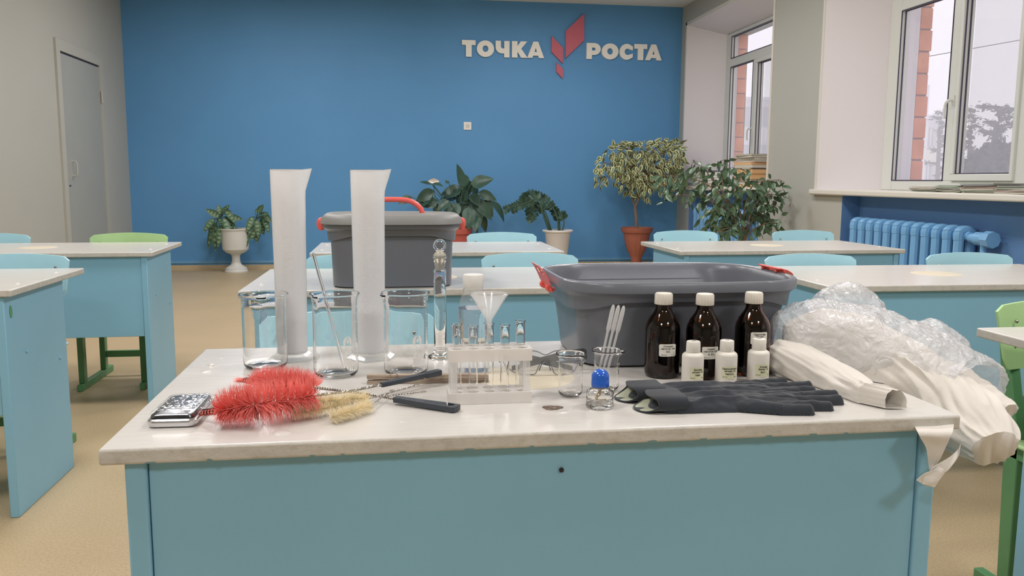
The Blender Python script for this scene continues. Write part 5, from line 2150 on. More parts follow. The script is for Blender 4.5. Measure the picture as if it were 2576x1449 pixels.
def glove(label, loc, rz, flip, seed, zb, dz=0.0):
    t = thing('knit_glove', label, 'glove', loc, rz, 'black knit gloves')
    f = flip
    caps = []
    # cuff, palm, back, fingers along +x
    caps += [(0.010, 0, 0.080, 0, 0.030, 0.033, 0.012), (0.02, 0.010, 0.16, 0.012, 0.022, 0.026, 0.013), (0.02, -0.012, 0.16, -0.012, 0.020, 0.026, 0.012),
             (0.10, 0, 0.185, 0, 0.036, 0.040, 0.014)]
    ends = [(0.262, 0.046, 0.0078), (0.290, 0.017, 0.0084), (0.280, -0.014, 0.0082), (0.246, -0.044, 0.0075)]
    for ex, ey, r in ends:
        caps.append((0.175, ey * 0.72 * f, ex, ey * f, r + 0.003, r, 0.0105))
    caps.append((0.115, -0.022 * f, 0.165, -0.052 * f, 0.017, 0.010, 0.013))
    caps.append((0.165, -0.052 * f, 0.205, -0.060 * f, 0.010, 0.0088, 0.0115))
    caps = [c_[:6] + (c_[6] + dz,) for c_ in caps]
    folds = [(0.02, 0.018, 0.17, 0.008, 0.006, 0.005), (0.04, -0.016, 0.19, -0.020, 0.005, 0.004), (0.10, 0.022, 0.21, 0.026, 0.004, -0.005),
             (0.05, 0.002, 0.12, -0.002, 0.005, -0.004), (0.15, 0.003, 0.24, 0.004, 0.003, -0.004), (0.02, -0.028, 0.10, -0.012, 0.004, 0.004), (0.16, -0.012, 0.22, -0.022, 0.003, -0.005)]
    body = height_blob('glove_body', caps, M_GLOVE, t, -0.03, -0.085, 0.31, 0.085, 0.0008, folds, zb, seed)
    # open mouth: pale lining inside a dark hem
    q = MB()
    n = 40
    rim, inn, deep = [], [], []
    for k in range(n):
        a = 2 * PI * k / n
        y = 0.031 * math.cos(a)
        zz = 0.0095 + dz * 0.6 + (0.0095 + dz * 0.6) * math.sin(a) + 0.002 * math.sin(3 * a)
        x = -0.018 - 0.020 * max(0, -math.sin(a)) + 0.004 * math.cos(2 * a)
        rim.append((x, y, zb + max(0.0012, zz)))
        inn.append((x + 0.008, y * 0.92, zb + max(0.0016, 0.0095 + 0.0075 * math.sin(a))))
        deep.append((0.045, y * 0.7, zb + 0.007 + 0.003 * math.sin(a)))
    q.rings([rim, inn, deep])
    q.build('cuff_lining', M_GLOVEIN, t, smooth=70)
    q = MB()
    back = [(0.030, p[1] * 1.06, max(zb + 0.0008, zb + (p[2] - zb) * 1.12)) for p in rim]
    out = [(p[0] + 0.001, p[1] * 1.05, max(zb + 0.0006, zb + (p[2] - zb) * 1.10)) for p in rim]
    q.rings([back, out, [(p[0] - 0.0005, p[1], p[2]) for p in rim]])
    q.tube(rim + [rim[0]], 0.0013, n=6, caps=False)
    q.build('cuff_hem', M_GLOVE, t, smooth=70)
    return t


g1 = PZ(1606, 997, HT)
glove('lower black glove, its pale cuff opening farthest left beside the spirit lamp', (g1[0] + 0.000, 1.232, HT + 0.0003), 0.010, 1, 3, 0.0, 0.004)
glove('upper black glove nearer the desk edge, lying across the other glove', (0.3980, 1.172, HT + 0.0003), 0.020, 1, 8, 0.0, 0.004)

# ------------------------------------------------------------------ white coat half out of its bag


def loft_cloth(q, spine, half_w, half_h, wdir, nseg, nth, wr, seed, floor_z=None, open1=False, flat=None, squash=2.2, freq=(9, 3)):
    """cloth roll: superelliptic sections carried along a spline with lengthwise folds"""
    pts = catmull(spine, nseg)
    Wv = catmull(wdir, nseg)
    hw = np.interp(np.linspace(0, 1, nseg + 1), np.linspace(0, 1, len(half_w)), half_w)
    hh = np.interp(np.linspace(0, 1, nseg + 1), np.linspace(0, 1, len(half_h)), half_h)
    rings = []
    for i, p in enumerate(pts):
        t = pts[min(i + 1, nseg)] - pts[max(i - 1, 0)]
        t /= np.linalg.norm(t)
        w = Wv[i] - t * (Wv[i] @ t)
        w /= np.linalg.norm(w)
        u = np.cross(w, t)
        if u[2] < 0:
            u = -u
        ring = []
        s = i / nseg
        for k in range(nth):
            a = 2 * PI * k / nth
            ca, sa = math.cos(a), math.sin(a)
            e = 2 / squash
            x = math.copysign(abs(ca) ** e, ca)
            y = math.copysign(abs(sa) ** e, sa)
            n1 = nz(ca * freq[1] + seed, sa * freq[1], s * freq[0])
            n2 = 1 - 2 * abs(nz(ca * 2.2 + seed * 3, sa * 2.2 + 5, s * freq[0] * 0.55))
            n3 = nz(ca * 7 + seed, sa * 7, s * freq[0] * 2.4)
            d = 1 + wr * (0.9 * n1 + 0.7 * n2 * n2 + 0.35 * n3)
            P_ = p + w * hw[i] * x * d + u * hh[i] * y * d
            if floor_z is not None and P_[2] < floor_z and P_[1] > 1.083 and P_[0] < 0.826:
                P_[2] = floor_z
            ring.append(P_)
        rings.append(ring)
    q.rings(rings, cap0=True, cap1=not open1)
    return rings


Zt = HT + 0.001
coat = thing('white_coat', 'white cotton lab coat slipping off the right end of the front desk', 'coat', (0, 0, 0))


def W3(px, py, Y):
    return P(px, py, Y)


q = MB()
loft_cloth(q, [W3(1972, 868, 1.42), W3(2060, 872, 1.40), W3(2170, 905, 1.37), W3(2285, 958, 1.31), W3(2390, 1022, 1.24), W3(2468, 1086, 1.17), W3(2506, 1128, 1.13)],
           [0.030, 0.062, 0.075, 0.075, 0.066, 0.050, 0.034], [0.040, 0.064, 0.067, 0.060, 0.047, 0.038, 0.030],
           [(0.3, 1, 0), (0.3, 1, 0), (0.35, 1, 0.05), (0.4, 1, 0.1), (0.45, 0.9, 0.25), (0.5, 0.8, 0.4), (0.5, 0.8, 0.4)],
           150, 120, 0.16, 2.0, Zt, freq=(3.4, 1.7))
q.build('coat_body', M_COAT, coat, smooth=80)
q = MB()
rg = loft_cloth(q, [W3(1955, 892, 1.38), W3(2010, 918, 1.34), W3(2075, 950, 1.29), W3(2130, 978, 1.235), W3(2168, 998, 1.185), W3(2186, 1006, 1.160)],
                [0.034, 0.040, 0.038, 0.033, 0.024, 0.018], [0.028, 0.034, 0.034, 0.030, 0.027, 0.0255],
                [(0.55, 1, 0), (0.6, 1, 0), (0.8, 1, 0), (1, 0.8, 0), (1, 0.55, 0.0), (1, 0.45, 0)],
                90, 90, 0.11, 7.0, Zt, open1=True, freq=(3.0, 2.2))
end = rg[-1]
cen = sum(end) / len(end)
tdir = rg[-1][0] - rg[-3][0]
inner = [cen + (p - cen) * 0.93 for p in end]
inner2 = [cen + (p - cen) * 0.90 - tdir * 0.0 - (np.array([0.018, -0.03, 0.0]) * -1.2) for p in end]
q.rings([end, inner, inner2])
q.build('sleeve', M_COAT, coat, smooth=80)
q = MB()
loft_cloth(q, [W3(2350, 940, 1.33), W3(2420, 966, 1.30), W3(2486, 1000, 1.26), W3(2540, 1034, 1.22)], [0.050, 0.042, 0.030, 0.018], [0.024, 0.020, 0.015, 0.012],
           [(0.35, 1, 0.3)] * 4, 40, 40, 0.16, 12.0, Zt)
q.build('second_sleeve', M_COAT, coat, smooth=80)
q = MB()
loft_cloth(q, [W3(1945, 935, 1.36), W3(1990, 936, 1.36), W3(2040, 950, 1.33)], [0.03, 0.04, 0.03], [0.006, 0.009, 0.006], [(0.2, 1, 0)] * 3, 24, 40, 0.2, 15.0, Zt)
q.build('folded_hem', M_COAT, coat, smooth=80)


def ribbon(q, centre, side, n=40, th=0.0006, wav=0.002, seed=0):
    c = catmull(centre, n)
    s = catmull(side, n)
    rows = 6
    vs = []
    for sg in (0, 1):
        for i in range(n + 1):
            for j in range(rows + 1):
                v = -1 + 2 * j / rows
                p = c[i] + s[i] * v
                tn = c[min(i + 1, n)] - c[max(i - 1, 0)]
                nn = np.cross(tn, s[i])
                nn /= (np.linalg.norm(nn) + 1e-9)
                p = p + nn * (th * sg + wav * nz(i * 0.12, v * 0.9, seed))
                vs.append(p)
    fs = []
    M_ = (n + 1) * (rows + 1)
    for i in range(n):
        for j in range(rows):
            a = i * (rows + 1) + j
            fs.append((a, a + 1, a + rows + 2, a + rows + 1))
            fs.append((M_ + a, M_ + a + rows + 1, M_ + a + rows + 2, M_ + a + 1))
    for i in range(n):
        for j in (0, rows):
            a = i * (rows + 1) + j
            fs.append((a, a + rows + 1, M_ + a + rows + 1, M_ + a))
    q.add(vs, fs)


q = MB()
Yd = 1.062
ribbon(q, [W3(2350, 1062, 1.10), W3(2352, 1088, Yd), W3(2353, 1125, Yd), W3(2348, 1165, Yd), W3(2340, 1196, Yd)],
       [(W3(2400, 1062, 1.10) - W3(2350, 1062, 1.10)), (W3(2396, 1088, Yd) - W3(2352, 1088, Yd)), (W3(2378, 1125, Yd) - W3(2353, 1125, Yd)), (W3(2360, 1165, Yd) - W3(2348, 1165, Yd)), (W3(2345, 1196, Yd) - W3(2340, 1196, Yd)) + V3(0, .003, 0)], wav=0.003, seed=4)
q.build('hanging_hem', M_COAT, coat, smooth=60)
q = MB()
ribbon(q, [W3(2418, 1112, 1.10), W3(2412, 1135, 1.085), W3(2392, 1162, 1.07), W3(2365, 1180, 1.055), W3(2342, 1190, 1.05), W3(2335, 1196, 1.048)],
       [(0.009, 0.010, 0.0), (0.008, 0.010, 0.003), (0.006, 0.006, 0.008), (0.003, 0.003, 0.009), (0.002, 0, 0.007), (0.002, 0.0, 0.004)], wav=0.001, seed=9)
ribbon(q, [W3(2372, 1178, 1.050), W3(2356, 1195, 1.046), W3(2336, 1208, 1.044), W3(2318, 1216, 1.044)],
       [(-0.006, 0, 0.003), (-0.006, 0.0, 0.007), (-0.007, 0.0, 0.010), (-0.008, 0.0, 0.005)], n=24, wav=0.001, seed=11)
ribbon(q, [W3(2350, 1186, 1.046), W3(2344, 1204, 1.044), W3(2336, 1222, 1.043)],
       [(-0.010, 0, 0.0), (-0.012, 0.0, 0.002), (-0.010, 0.0, 0.003)], n=16, wav=0.001, seed=13)
q.build('tie_strap', M_COAT, coat, smooth=60)

bag = thing('plastic_bag', 'crumpled clear plastic bag pulled halfway over the white coat', 'bag', (0, 0, 0))


def crumple(q, spine, hw, hh, wdir, seed, amp, nseg=190, nth=190, squash=2.0):
    pts = catmull(spine, nseg)
    Wv = catmull(wdir, nseg)
    hw_ = np.interp(np.linspace(0, 1, nseg + 1), np.linspace(0, 1, len(hw)), hw)
    hh_ = np.interp(np.linspace(0, 1, nseg + 1), np.linspace(0, 1, len(hh)), hh)
    rings = []
    for i, p in enumerate(pts):
        t = pts[min(i + 1, nseg)] - pts[max(i - 1, 0)]
        t /= np.linalg.norm(t)
        w = Wv[i] - t * (Wv[i] @ t)
        w /= np.linalg.norm(w)
        u = np.cross(w, t)
        if u[2] < 0:
            u = -u
        ring = []
        for k in range(nth):
            a = 2 * PI * k / nth
            x, y = math.cos(a), math.sin(a)
            b = p + w * hw_[i] * x + u * hh_[i] * y
            f = 0
            for o, (sc, am) in enumerate(((16, 1.1), (42, 0.6), (105, 0.28), (210, 0.10))):
                n_ = nz(b[0] * sc + seed, b[1] * sc * 0.7, b[2] * sc + o)
                f += am * (1 - 2.2 * abs(n_))
            d = amp * f
            dirn = (w * x + u * y)
            b = b + dirn * d
            if b[2] < Zt + 0.0012 and b[1] > 1.075 and b[0] < 0.83:
                b[2] = Zt + 0.0012
            ring.append(b)
        rings.append(ring)
    q.rings(rings, cap0=True)


q = MB()
crumple(q, [W3(1942, 850, 1.43), W3(1990, 848, 1.42), W3(2090, 862, 1.40), W3(2200, 890, 1.37), W3(2310, 930, 1.33), W3(2405, 975, 1.29), W3(2435, 992, 1.27)],
        [0.025, 0.060, 0.080, 0.088, 0.092, 0.088, 0.080], [0.028, 0.058, 0.074, 0.074, 0.070, 0.060, 0.052],
        [(0.3, 1, 0), (0.3, 1, 0), (0.35, 1, 0.05), (0.4, 1, 0.1), (0.45, 0.9, 0.2), (0.45, 0.9, 0.25), (0.45, 0.9, 0.25)], 3, 0.0055)
q.build('bag_film', M_BAG, bag, smooth=50)
q = MB()
crumple(q, [W3(2050, 805, 1.47), W3(2085, 782, 1.47), W3(2130, 775, 1.46), W3(2180, 795, 1.45), W3(2225, 820, 1.44)],
        [0.020, 0.045, 0.055, 0.045, 0.016], [0.012, 0.034, 0.043, 0.036, 0.010], [(0.3, 1, 0)] * 5, 8, 0.0050, 120, 130)
q.build('puffed_corner', M_BAG, bag, smooth=50)
q = MB()
crumple(q, [W3(2262, 840, 1.43), W3(2300, 838, 1.42), W3(2345, 850, 1.40), W3(2385, 885, 1.38), W3(2412, 930, 1.35)],
        [0.012, 0.030, 0.040, 0.040, 0.02], [0.008, 0.020, 0.030, 0.032, 0.015], [(0.3, 1, 0)] * 5, 15, 0.0045, 100, 110)
q.build('puffed_fold', M_BAG, bag, smooth=50)

# ------------------------------------------------------------------ plants


def leaf(q, base, tip, width, droop=0.2, roll=0.0, mi=(0, 0), nseg=6, fold=0.25, up=(0, 0, 1), shape=1.0, nx=2, stripes=None):
    """curved leaf blade from base to tip; mi = (centre, edge) material indices"""
    base = np.array(base, float)
    tip = np.array(tip, float)
    d = tip - base
    L = np.linalg.norm(d)
    t = d / L
    u = np.array(up, float)
    w = np.cross(t, u)
    if np.linalg.norm(w) < 1e-3:
        w = np.array([1.0, 0, 0])
    w /= np.linalg.norm(w)
    n = np.cross(w, t)
    w, n = w * math.cos(roll) + n * math.sin(roll), n * math.cos(roll) - w * math.sin(roll)
    cols = 2 * nx
    vs = []
    for i in range(nseg + 1):
        s = i / nseg
        c = base + d * s + n * droop * L * math.sin(PI * s) * 0.9
        wd = width * 0.5 * (math.sin(PI * min(1, s ** (0.75 * shape) * 0.98 + 0.02)) ** 0.9)
        for j in range(cols + 1):
            v = -1 + 2 * j / cols
            vs.append(c + w * wd * v - n * fold * wd * (1 - abs(v)) + n * 0)
    fs, mm = [], []
    for i in range(nseg):
        for j in range(cols):
            a = i * (cols + 1) + j
            fs.append((a, a + 1, a + cols + 2, a + cols + 1))
            edge = j in (0, cols - 1) or i in (0,)
            if stripes:
                mm.append(stripes if (i % 2 == 1 and not edge) else mi[0])
            else:
                mm.append(mi[1] if (edge and mi[1] != mi[0]) else mi[0])
    q.add(vs, fs, mm)


def add_soil(t, r, z):
    q = MB()
    q.lathe([(0, -0.02), (r, -0.02), (r, 0), (0, 0.004)], 28, (0, 0, z))
    q.build('soil', M_SOIL, t)


# 1 white urn with the two-headed striped plant
base = PZ(595, 684, 0.0)
s_ = 2089.0 / 9.75
urn = thing('potted_plant', 'white footed urn with striped drooping leaves on the floor at the left', 'plant', (base[0], base[1], 0))
hU = 0.50
q = MB()
q.lathe([(0, 0.0), (0.128, 0.0), (0.130, 0.015), (0.118, 0.030), (0.118, 0.045), (0.100, 0.058), (0.062, 0.085), (0.047, 0.12), (0.043, 0.165), (0.050, 0.195), (0.058, 0.205), (0.105, 0.225), (0.132, 0.250), (0.139, 0.262), (0.143, 0.262),
         (0.146, 0.300), (0.150, 0.36), (0.148, 0.45), (0.150, 0.475), (0.160, 0.485), (0.160, 0.500), (0.146, 0.500), (0.136, 0.47), (0.13, 0.30), (0.0, 0.29)], 56)
q.build('urn', M_URN, urn, smooth=40)
add_soil(urn, 0.135, 0.46)
q = MB()
st = MB()
rnd = random.Random(17)
K1 = base[1]


def U(px, py, dy=0.0):
    p = P(px, py, K1 + dy)
    return V3(p[0] - base[0], p[1] - base[1], p[2])


heads = [((549, 546), [((553, 545), (516, 526)), ((556, 546), (548, 514)), ((556, 540), (578, 514)), ((560, 532), (585, 535)), ((540, 550), (512, 585)), ((545, 560), (523, 628)), ((545, 565), (542, 634)), ((556, 560), (562, 620)),
                       ((552, 548), (560, 580)), ((562, 548), (578, 598)), ((566, 548), (590, 586)), ((570, 548), (592, 570)), ((568, 545), (612, 552)), ((566, 530), (594, 566)), ((538, 555), (530, 600)), ((553, 570), (548, 622)), ((560, 572), (600, 575))]),
         ((645, 545), [((650, 540), (678, 537)), ((642, 535), (655, 522)), ((648, 535), (664, 515)), ((636, 545), (620, 585)), ((630, 580), (594, 612)), ((645, 552), (650, 600)), ((655, 555), (664, 592)), ((662, 548), (677, 588)), ((664, 540), (683, 560)),
                       ((640, 562), (632, 606)), ((622, 575), (618, 626)), ((648, 568), (645, 612)), ((634, 560), (626, 592)), ((655, 545), (672, 560))])]
for (hx, hy), lv in heads:
    h_ = U(hx, hy + 6)
    root = V3((h_[0]) * 0.25, 0.0, 0.462)
    st.tube(catmull([root, root * 0.5 + h_ * 0.5 + V3(0, 0, -0.03), h_], 10), 0.010, n=7)
    for (bx, by), (tx, ty) in lv:
        dy = rnd.uniform(-0.10, 0.08)
        b_ = U(bx, by, dy * 0.4)
        t_ = U(tx, ty, dy)
        st.tube(catmull([h_, (h_ + b_) / 2 + V3(0, 0, 0.01), b_], 5), 0.004, n=5)
        Ln = np.linalg.norm(t_ - b_)
        leaf(q, b_, t_, min(0.085, 0.06 + Ln * 0.12), droop=0.10 if ty > by else 0.05, roll=rnd.uniform(-0.6, 0.6), mi=(0, 0), nseg=10, fold=0.3, up=(0, -1, 0.6), nx=2, stripes=1)
q.build('foliage', [M_LEAFM, M_LEAFS], urn, smooth=60)
st.build('stems', M_STEM, urn)

# 2 peace lily in a terracotta pot behind the lidded tub
Yl = 9.60
pb = P(1152, 640, Yl)
lily = thing('potted_plant', 'big dark green peace lily with one white flower behind the lidded tub', 'plant', (pb[0], Yl, 0))


def Lp(px, py, dy=0.0):
    p = P(px, py, Yl + dy)
    return V3(p[0] - pb[0], p[1] - Yl, p[2])


zr = P(1150, 572, Yl)[2]
q = MB()
q.lathe([(0, 0), (0.10, 0), (0.105, 0.01), (0.150, zr - 0.07), (0.165, zr - 0.07), (0.170, zr), (0.155, zr), (0.145, zr - 0.06), (0, zr - 0.06)], 48)
q.build('pot', M_TERRAR, lily, smooth=40)
add_soil(lily, 0.148, zr - 0.035)
q = MB()
st = MB()
root = Lp(1150, 568)
lv = [((1166, 468), (1149, 411), .10), ((1172, 440), (1160, 478), .11), ((1185, 462), (1243, 450), .13), ((1190, 470), (1198, 498), .09), ((1150, 478), (1108, 492), .13), ((1158, 470), (1120, 500), .14), ((1085, 462), (1055, 458), .06),
      ((1088, 462), (1116, 470), .06), ((1092, 480), (1045, 508), .11), ((1088, 490), (1050, 530), .11), ((1035, 495), (1002, 515), .08), ((1100, 505), (1062, 520), .10), ((1148, 500), (1106, 502), .12), ((1150, 498), (1196, 512), .13),
      ((1195, 500), (1238, 555), .11), ((1205, 483), (1250, 505), .09), ((1238, 506), (1268, 560), .09), ((1222, 495), (1240, 548), .07), ((1190, 506), (1218, 575), .11), ((1180, 510), (1200, 590), .12), ((1170, 505), (1178, 560), .12),
      ((1165, 520), (1152, 575), .10), ((1180, 520), (1180, 580), .12), ((1215, 540), (1222, 585), .07), ((1130, 505), (1100, 530), .10), ((1150, 510), (1130, 560), .12), ((1195, 520), (1210, 566), .10), ((1168, 455), (1182, 490), .12),
      ((1172, 445), (1160, 470), .10), ((1175, 478), (1150, 512), .14), ((1186, 488), (1205, 520), .12), ((1128, 455), (1120, 462), .04), ((1165, 530), (1166, 585), .12), ((1200, 545), (1196, 585), .10), ((1110, 515), (1090, 540), .09), ((1140, 520), (1115, 575), .11)]
rnd = random.Random(4)
for (bx, by), (tx, ty), w in lv:
    dy = rnd.uniform(-0.22, 0.22)
    b_ = Lp(bx, by, dy * 0.6)
    t_ = Lp(tx, ty, dy)
    st.tube(catmull([root, (root + b_) / 2 + V3(0, 0, 0.05), b_], 8), 0.004, n=5)
    leaf(q, b_, t_, w * 1.3, droop=0.12 if ty > by else 0.03, roll=rnd.uniform(-0.5, 0.5), nseg=8, fold=0.25, up=(0, -1, 0.7), shape=0.9)
q.build('foliage', M_LEAFD, lily, smooth=60)
st.tube(catmull([root, Lp(1098, 500), Lp(1091, 462)], 8), 0.0045, n=6)
st.build('stems', M_STEM, lily)
q = MB()
c_ = Lp(1091, 462)
leaf(q, c_, c_ + V3(0.0, 0, 0.062), 0.125, droop=0.1, nseg=8, fold=0.6, up=(0, -1, 0.2), shape=1.1)
q.build('flower', M_PETAL, lily, smooth=60)

# 3 zz plant in a white pot
Yz = 9.60
pz = P(1402, 640, Yz)
zz = thing('potted_plant', 'arching zz plant in a plain white pot against the blue wall', 'plant', (pz[0], Yz, 0))


def Zp(px, py, dy=0.0):
    p = P(px, py, Yz + dy)
    return V3(p[0] - pz[0], p[1] - Yz, p[2])


zr = P(1402, 578, Yz)[2]
q = MB()
q.lathe([(0, 0), (0.095, 0), (0.10, 0.01), (0.150, zr - 0.03), (0.155, zr - 0.025), (0.178, zr - 0.022), (0.182, zr - 0.008), (0.176, zr), (0.160, zr - 0.004), (0.148, zr - 0.05), (0, zr - 0.05)], 56)
q.build('pot', M_POT, zz, smooth=40)
add_soil(zz, 0.146, zr - 0.03)
q = MB()
st = MB()
rnd = random.Random(6)
stems = [[(1380, 579), (1368, 545), (1352, 500), (1330, 508), (1300, 518), (1272, 527)], [(1384, 579), (1372, 535), (1350, 520), (1325, 535)], [(1386, 579), (1376, 545), (1362, 520), (1345, 540), (1330, 552)],
         [(1406, 579), (1402, 550), (1390, 522), (1365, 500), (1342, 490), (1320, 494)], [(1410, 579), (1406, 556), (1398, 535), (1388, 520)], [(1415, 579), (1419, 560), (1414, 545), (1422, 540)], [(1380, 579), (1364, 530), (1340, 498), (1318, 504), (1290, 528)]]
for si, sp_ in enumerate(stems):
    dyz = (-0.10, 0.05, -0.05, 0.0, 0.06, 0.02, 0.08)[si]
    pts = [Zp(a, b, dyz) for a, b in sp_]
    pts[0] = V3(pts[0][0] * 0.8, dyz * 0.4, zr - 0.035)
    cv = catmull(pts, 40)
    st.tube(cv, [0.0105 - 0.0075 * i / 40 for i in range(41)], n=7)
    if si == 5:
        rng = range(20, 41, 4)
    else:
        rng = range(16, 41, 2 if si in (0, 3, 6) else 3)
    for i in rng:
        t = cv[min(i + 1, 40)] - cv[i - 1]
        t /= np.linalg.norm(t)
        for sg in (-1, 1):
            nrm = V3(-t[2], 0, t[0]) * sg + V3(0, rnd.uniform(-0.5, 0.5), 0) + t * 0.35
            nrm /= np.linalg.norm(nrm)
            Ll = (0.085 if si in (0, 6, 3) else 0.075) * rnd.uniform(0.8, 1.1) * (1.0 - 0.3 * (i / 40) ** 3)
            leaf(q, cv[i], cv[i] + nrm * Ll, 0.050, droop=0.05, roll=rnd.uniform(-0.8, 0.8), nseg=5, fold=0.15, up=(0, -1, 0.3))
q.build('foliage', M_LEAFD, zz, smooth=60)
st.build('stems', M_STEM, zz)

# 4 variegated ficus in a terracotta urn
Yv = 9.55
pv = P(1600, 660, Yv)
vf = thing('potted_plant', 'cream edged variegated ficus standard in a fluted terracotta urn', 'plant', (pv[0], Yv, 0))


def Vp(px, py, dy=0.0):
    p = P(px, py, Yv + dy)
    return V3(p[0] - pv[0], p[1] - Yv, p[2])


zr = P(1600, 572, Yv)[2]
q = MB()
k_ = zr
prof = [(0, 0), (0.115, 0), (0.118, 0.02), (0.095, 0.035), (0.062, 0.05), (0.058, 0.075), (0.062, 0.085), (0.060, k_ * 0.28), (0.080, k_ * 0.36), (0.115, k_ * 0.50), (0.140, k_ * 0.66), (0.155, k_ * 0.82), (0.158, k_ * 0.87), (0.176, k_ * 0.885),
        (0.184, k_ * 0.92), (0.188, k_ * 0.97), (0.192, k_), (0.176, k_), (0.160, k_ - 0.05), (0, k_ - 0.06)]
q.lathe(prof, 96)
v = []
for x, y, z in q.v:
    r = math.hypot(x, y)
    if k_ * 0.34 < z < k_ * 0.84 and r > 0.05:
        a = math.atan2(y, x)
        f = 1 - 0.045 * (0.5 + 0.5 * math.cos(14 * a)) * math.sin(PI * (z - k_ * 0.34) / (k_ * 0.5))
        x, y = x * f, y * f
    v.append((x, y, z))
q.v = v
q.build('pot', M_TERRA, vf, smooth=40)
add_soil(vf, 0.16, k_ - 0.035)
st = MB()
tk_ = [(1600, 570), (1600, 545), (1598, 520)]
A = [V3(0.0, 0, zr - 0.04)] + [Vp(a, b) for a, b in tk_[1:]]
st.tube(catmull(A + [Vp(1607, 500), Vp(1606, 482), Vp(1612, 440)], 20), [0.022 - 0.0008 * i for i in range(21)], n=8)
st.tube(catmull([Vp(1598, 522), Vp(1592, 505), Vp(1590, 485), Vp(1582, 450)], 14), [0.014 - 0.0006 * i for i in range(15)], n=7)
rnd = random.Random(12)
q = MB()
tips = []
lobes = [(1570, 395, 34, 42, 60), (1545, 415, 40, 46, 70), (1512, 430, 16, 40, 26), (1590, 420, 55, 60, 150), (1630, 425, 55, 60, 120), (1668, 395, 52, 48, 120), (1700, 385, 24, 38, 56), (1690, 425, 30, 34, 40), (1645, 368, 40, 18, 34), (1583, 365, 30, 18, 22), (1600, 460, 45, 36, 70), (1628, 470, 20, 34, 22), (1668, 460, 24, 26, 18)]
for (cx_, cy_, rx, ry, n) in lobes:
    for k in range(int(n * 1.15)):
        a = rnd.uniform(0, 2 * PI)
        rr_ = math.sqrt(rnd.random())
        px, py = cx_ + rx * rr_ * math.cos(a), cy_ + ry * rr_ * math.sin(a)
        if py < 350 or px > 1724 or (px < 1560 and py > 478):
            continue
        dy = rnd.uniform(-0.26, 0.26) * math.sqrt(max(0.05, 1 - rr_ * rr_))
        b_ = Vp(px, py, dy)
        dirv = V3(rnd.gauss(0, 0.45) + (px - 1605) * 0.004, rnd.gauss(0, 0.4) - 0.1, -1 + rnd.gauss(0, 0.35) + (0.9 if py < 375 else 0))
        dirv /= np.linalg.norm(dirv)
        Ll = rnd.uniform(0.066, 0.098)
        leaf(q, b_, b_ + dirv * Ll, Ll * 0.46, droop=rnd.uniform(0.02, 0.15), roll=rnd.uniform(-1.2, 1.2), mi=(0, 1), nseg=5, fold=0.35, up=(0, -1, 0.15), nx=2)
    for k in range(6):
        a = rnd.uniform(0, 2 * PI)
        e = Vp(cx_ + rx * 0.8 * math.cos(a), cy_ + ry * 0.6 * math.sin(a), rnd.uniform(-0.15, 0.15))
        s0 = Vp(1606, 465, 0)
        st.tube(catmull([s0, (s0 + e) / 2 + V3(0, 0, 0.07), e], 10), [0.006 - 0.0004 * i for i in range(11)], n=5)
q.build('foliage', [M_LEAFV, M_LEAFC], vf, smooth=60)
st.build('trunk', M_BARK, vf)

# 5 green ficus in front of the far window
Yg = 6.95
pg = P(1868, 640, Yg)
gf = thing('potted_plant', 'loose branching green ficus standing before the far radiator', 'plant', (pg[0], Yg, 0))


def Gp(px, py, dy=0.0):
    p = P(px, py, Yg + dy)
    return V3(p[0] - pg[0], p[1] - Yg, p[2])


q = MB()
q.lathe([(0, 0), (0.11, 0), (0.115, 0.01), (0.145, 0.26), (0.155, 0.262), (0.158, 0.29), (0.145, 0.29), (0.135, 0.25), (0, 0.25)], 48)
q.build('pot', M_TERRA, gf, smooth=40)
add_soil(gf, 0.135, 0.265)
st = MB()
q = MB()
rnd = random.Random(21)
branches = [
    [(1862, 600), (1850, 560), (1838, 520), (1800, 480), (1760, 455), (1715, 445), (1662, 442)],
    [(1862, 600), (1848, 540), (1822, 500), (1818, 450), (1822, 418), (1832, 398)],
    [(1866, 600), (1850, 560), (1815, 520), (1770, 500), (1720, 490), (1672, 495)],
    [(1868, 600), (1852, 560), (1830, 500), (1790, 450), (1768, 420), (1742, 408)],
    [(1872, 600), (1870, 550), (1880, 500), (1895, 465), (1925, 455), (1962, 452)],
    [(1874, 600), (1885, 550), (1905, 510), (1935, 490), (1966, 492)],
    [(1876, 600), (1890, 560), (1915, 535), (1935, 520), (1952, 505)],
    [(1876, 602), (1892, 580), (1920, 565), (1945, 560), (1960, 566)],
    [(1866, 600), (1850, 575), (1825, 560), (1800, 555), (1776, 570)],
    [(1866, 600), (1852, 552), (1830, 530), (1795, 530), (1768, 545)],
    [(1870, 600), (1862, 540), (1850, 490), (1862, 450), (1880, 428)],
    [(1866, 600), (1846, 545), (1800, 505), (1745, 475), (1700, 462), (1662, 468)],
    [(1874, 600), (1882, 560), (1890, 530), (1902, 500), (1905, 470)],
    [(1866, 602), (1850, 580), (1830, 575), (1806, 582)],
]
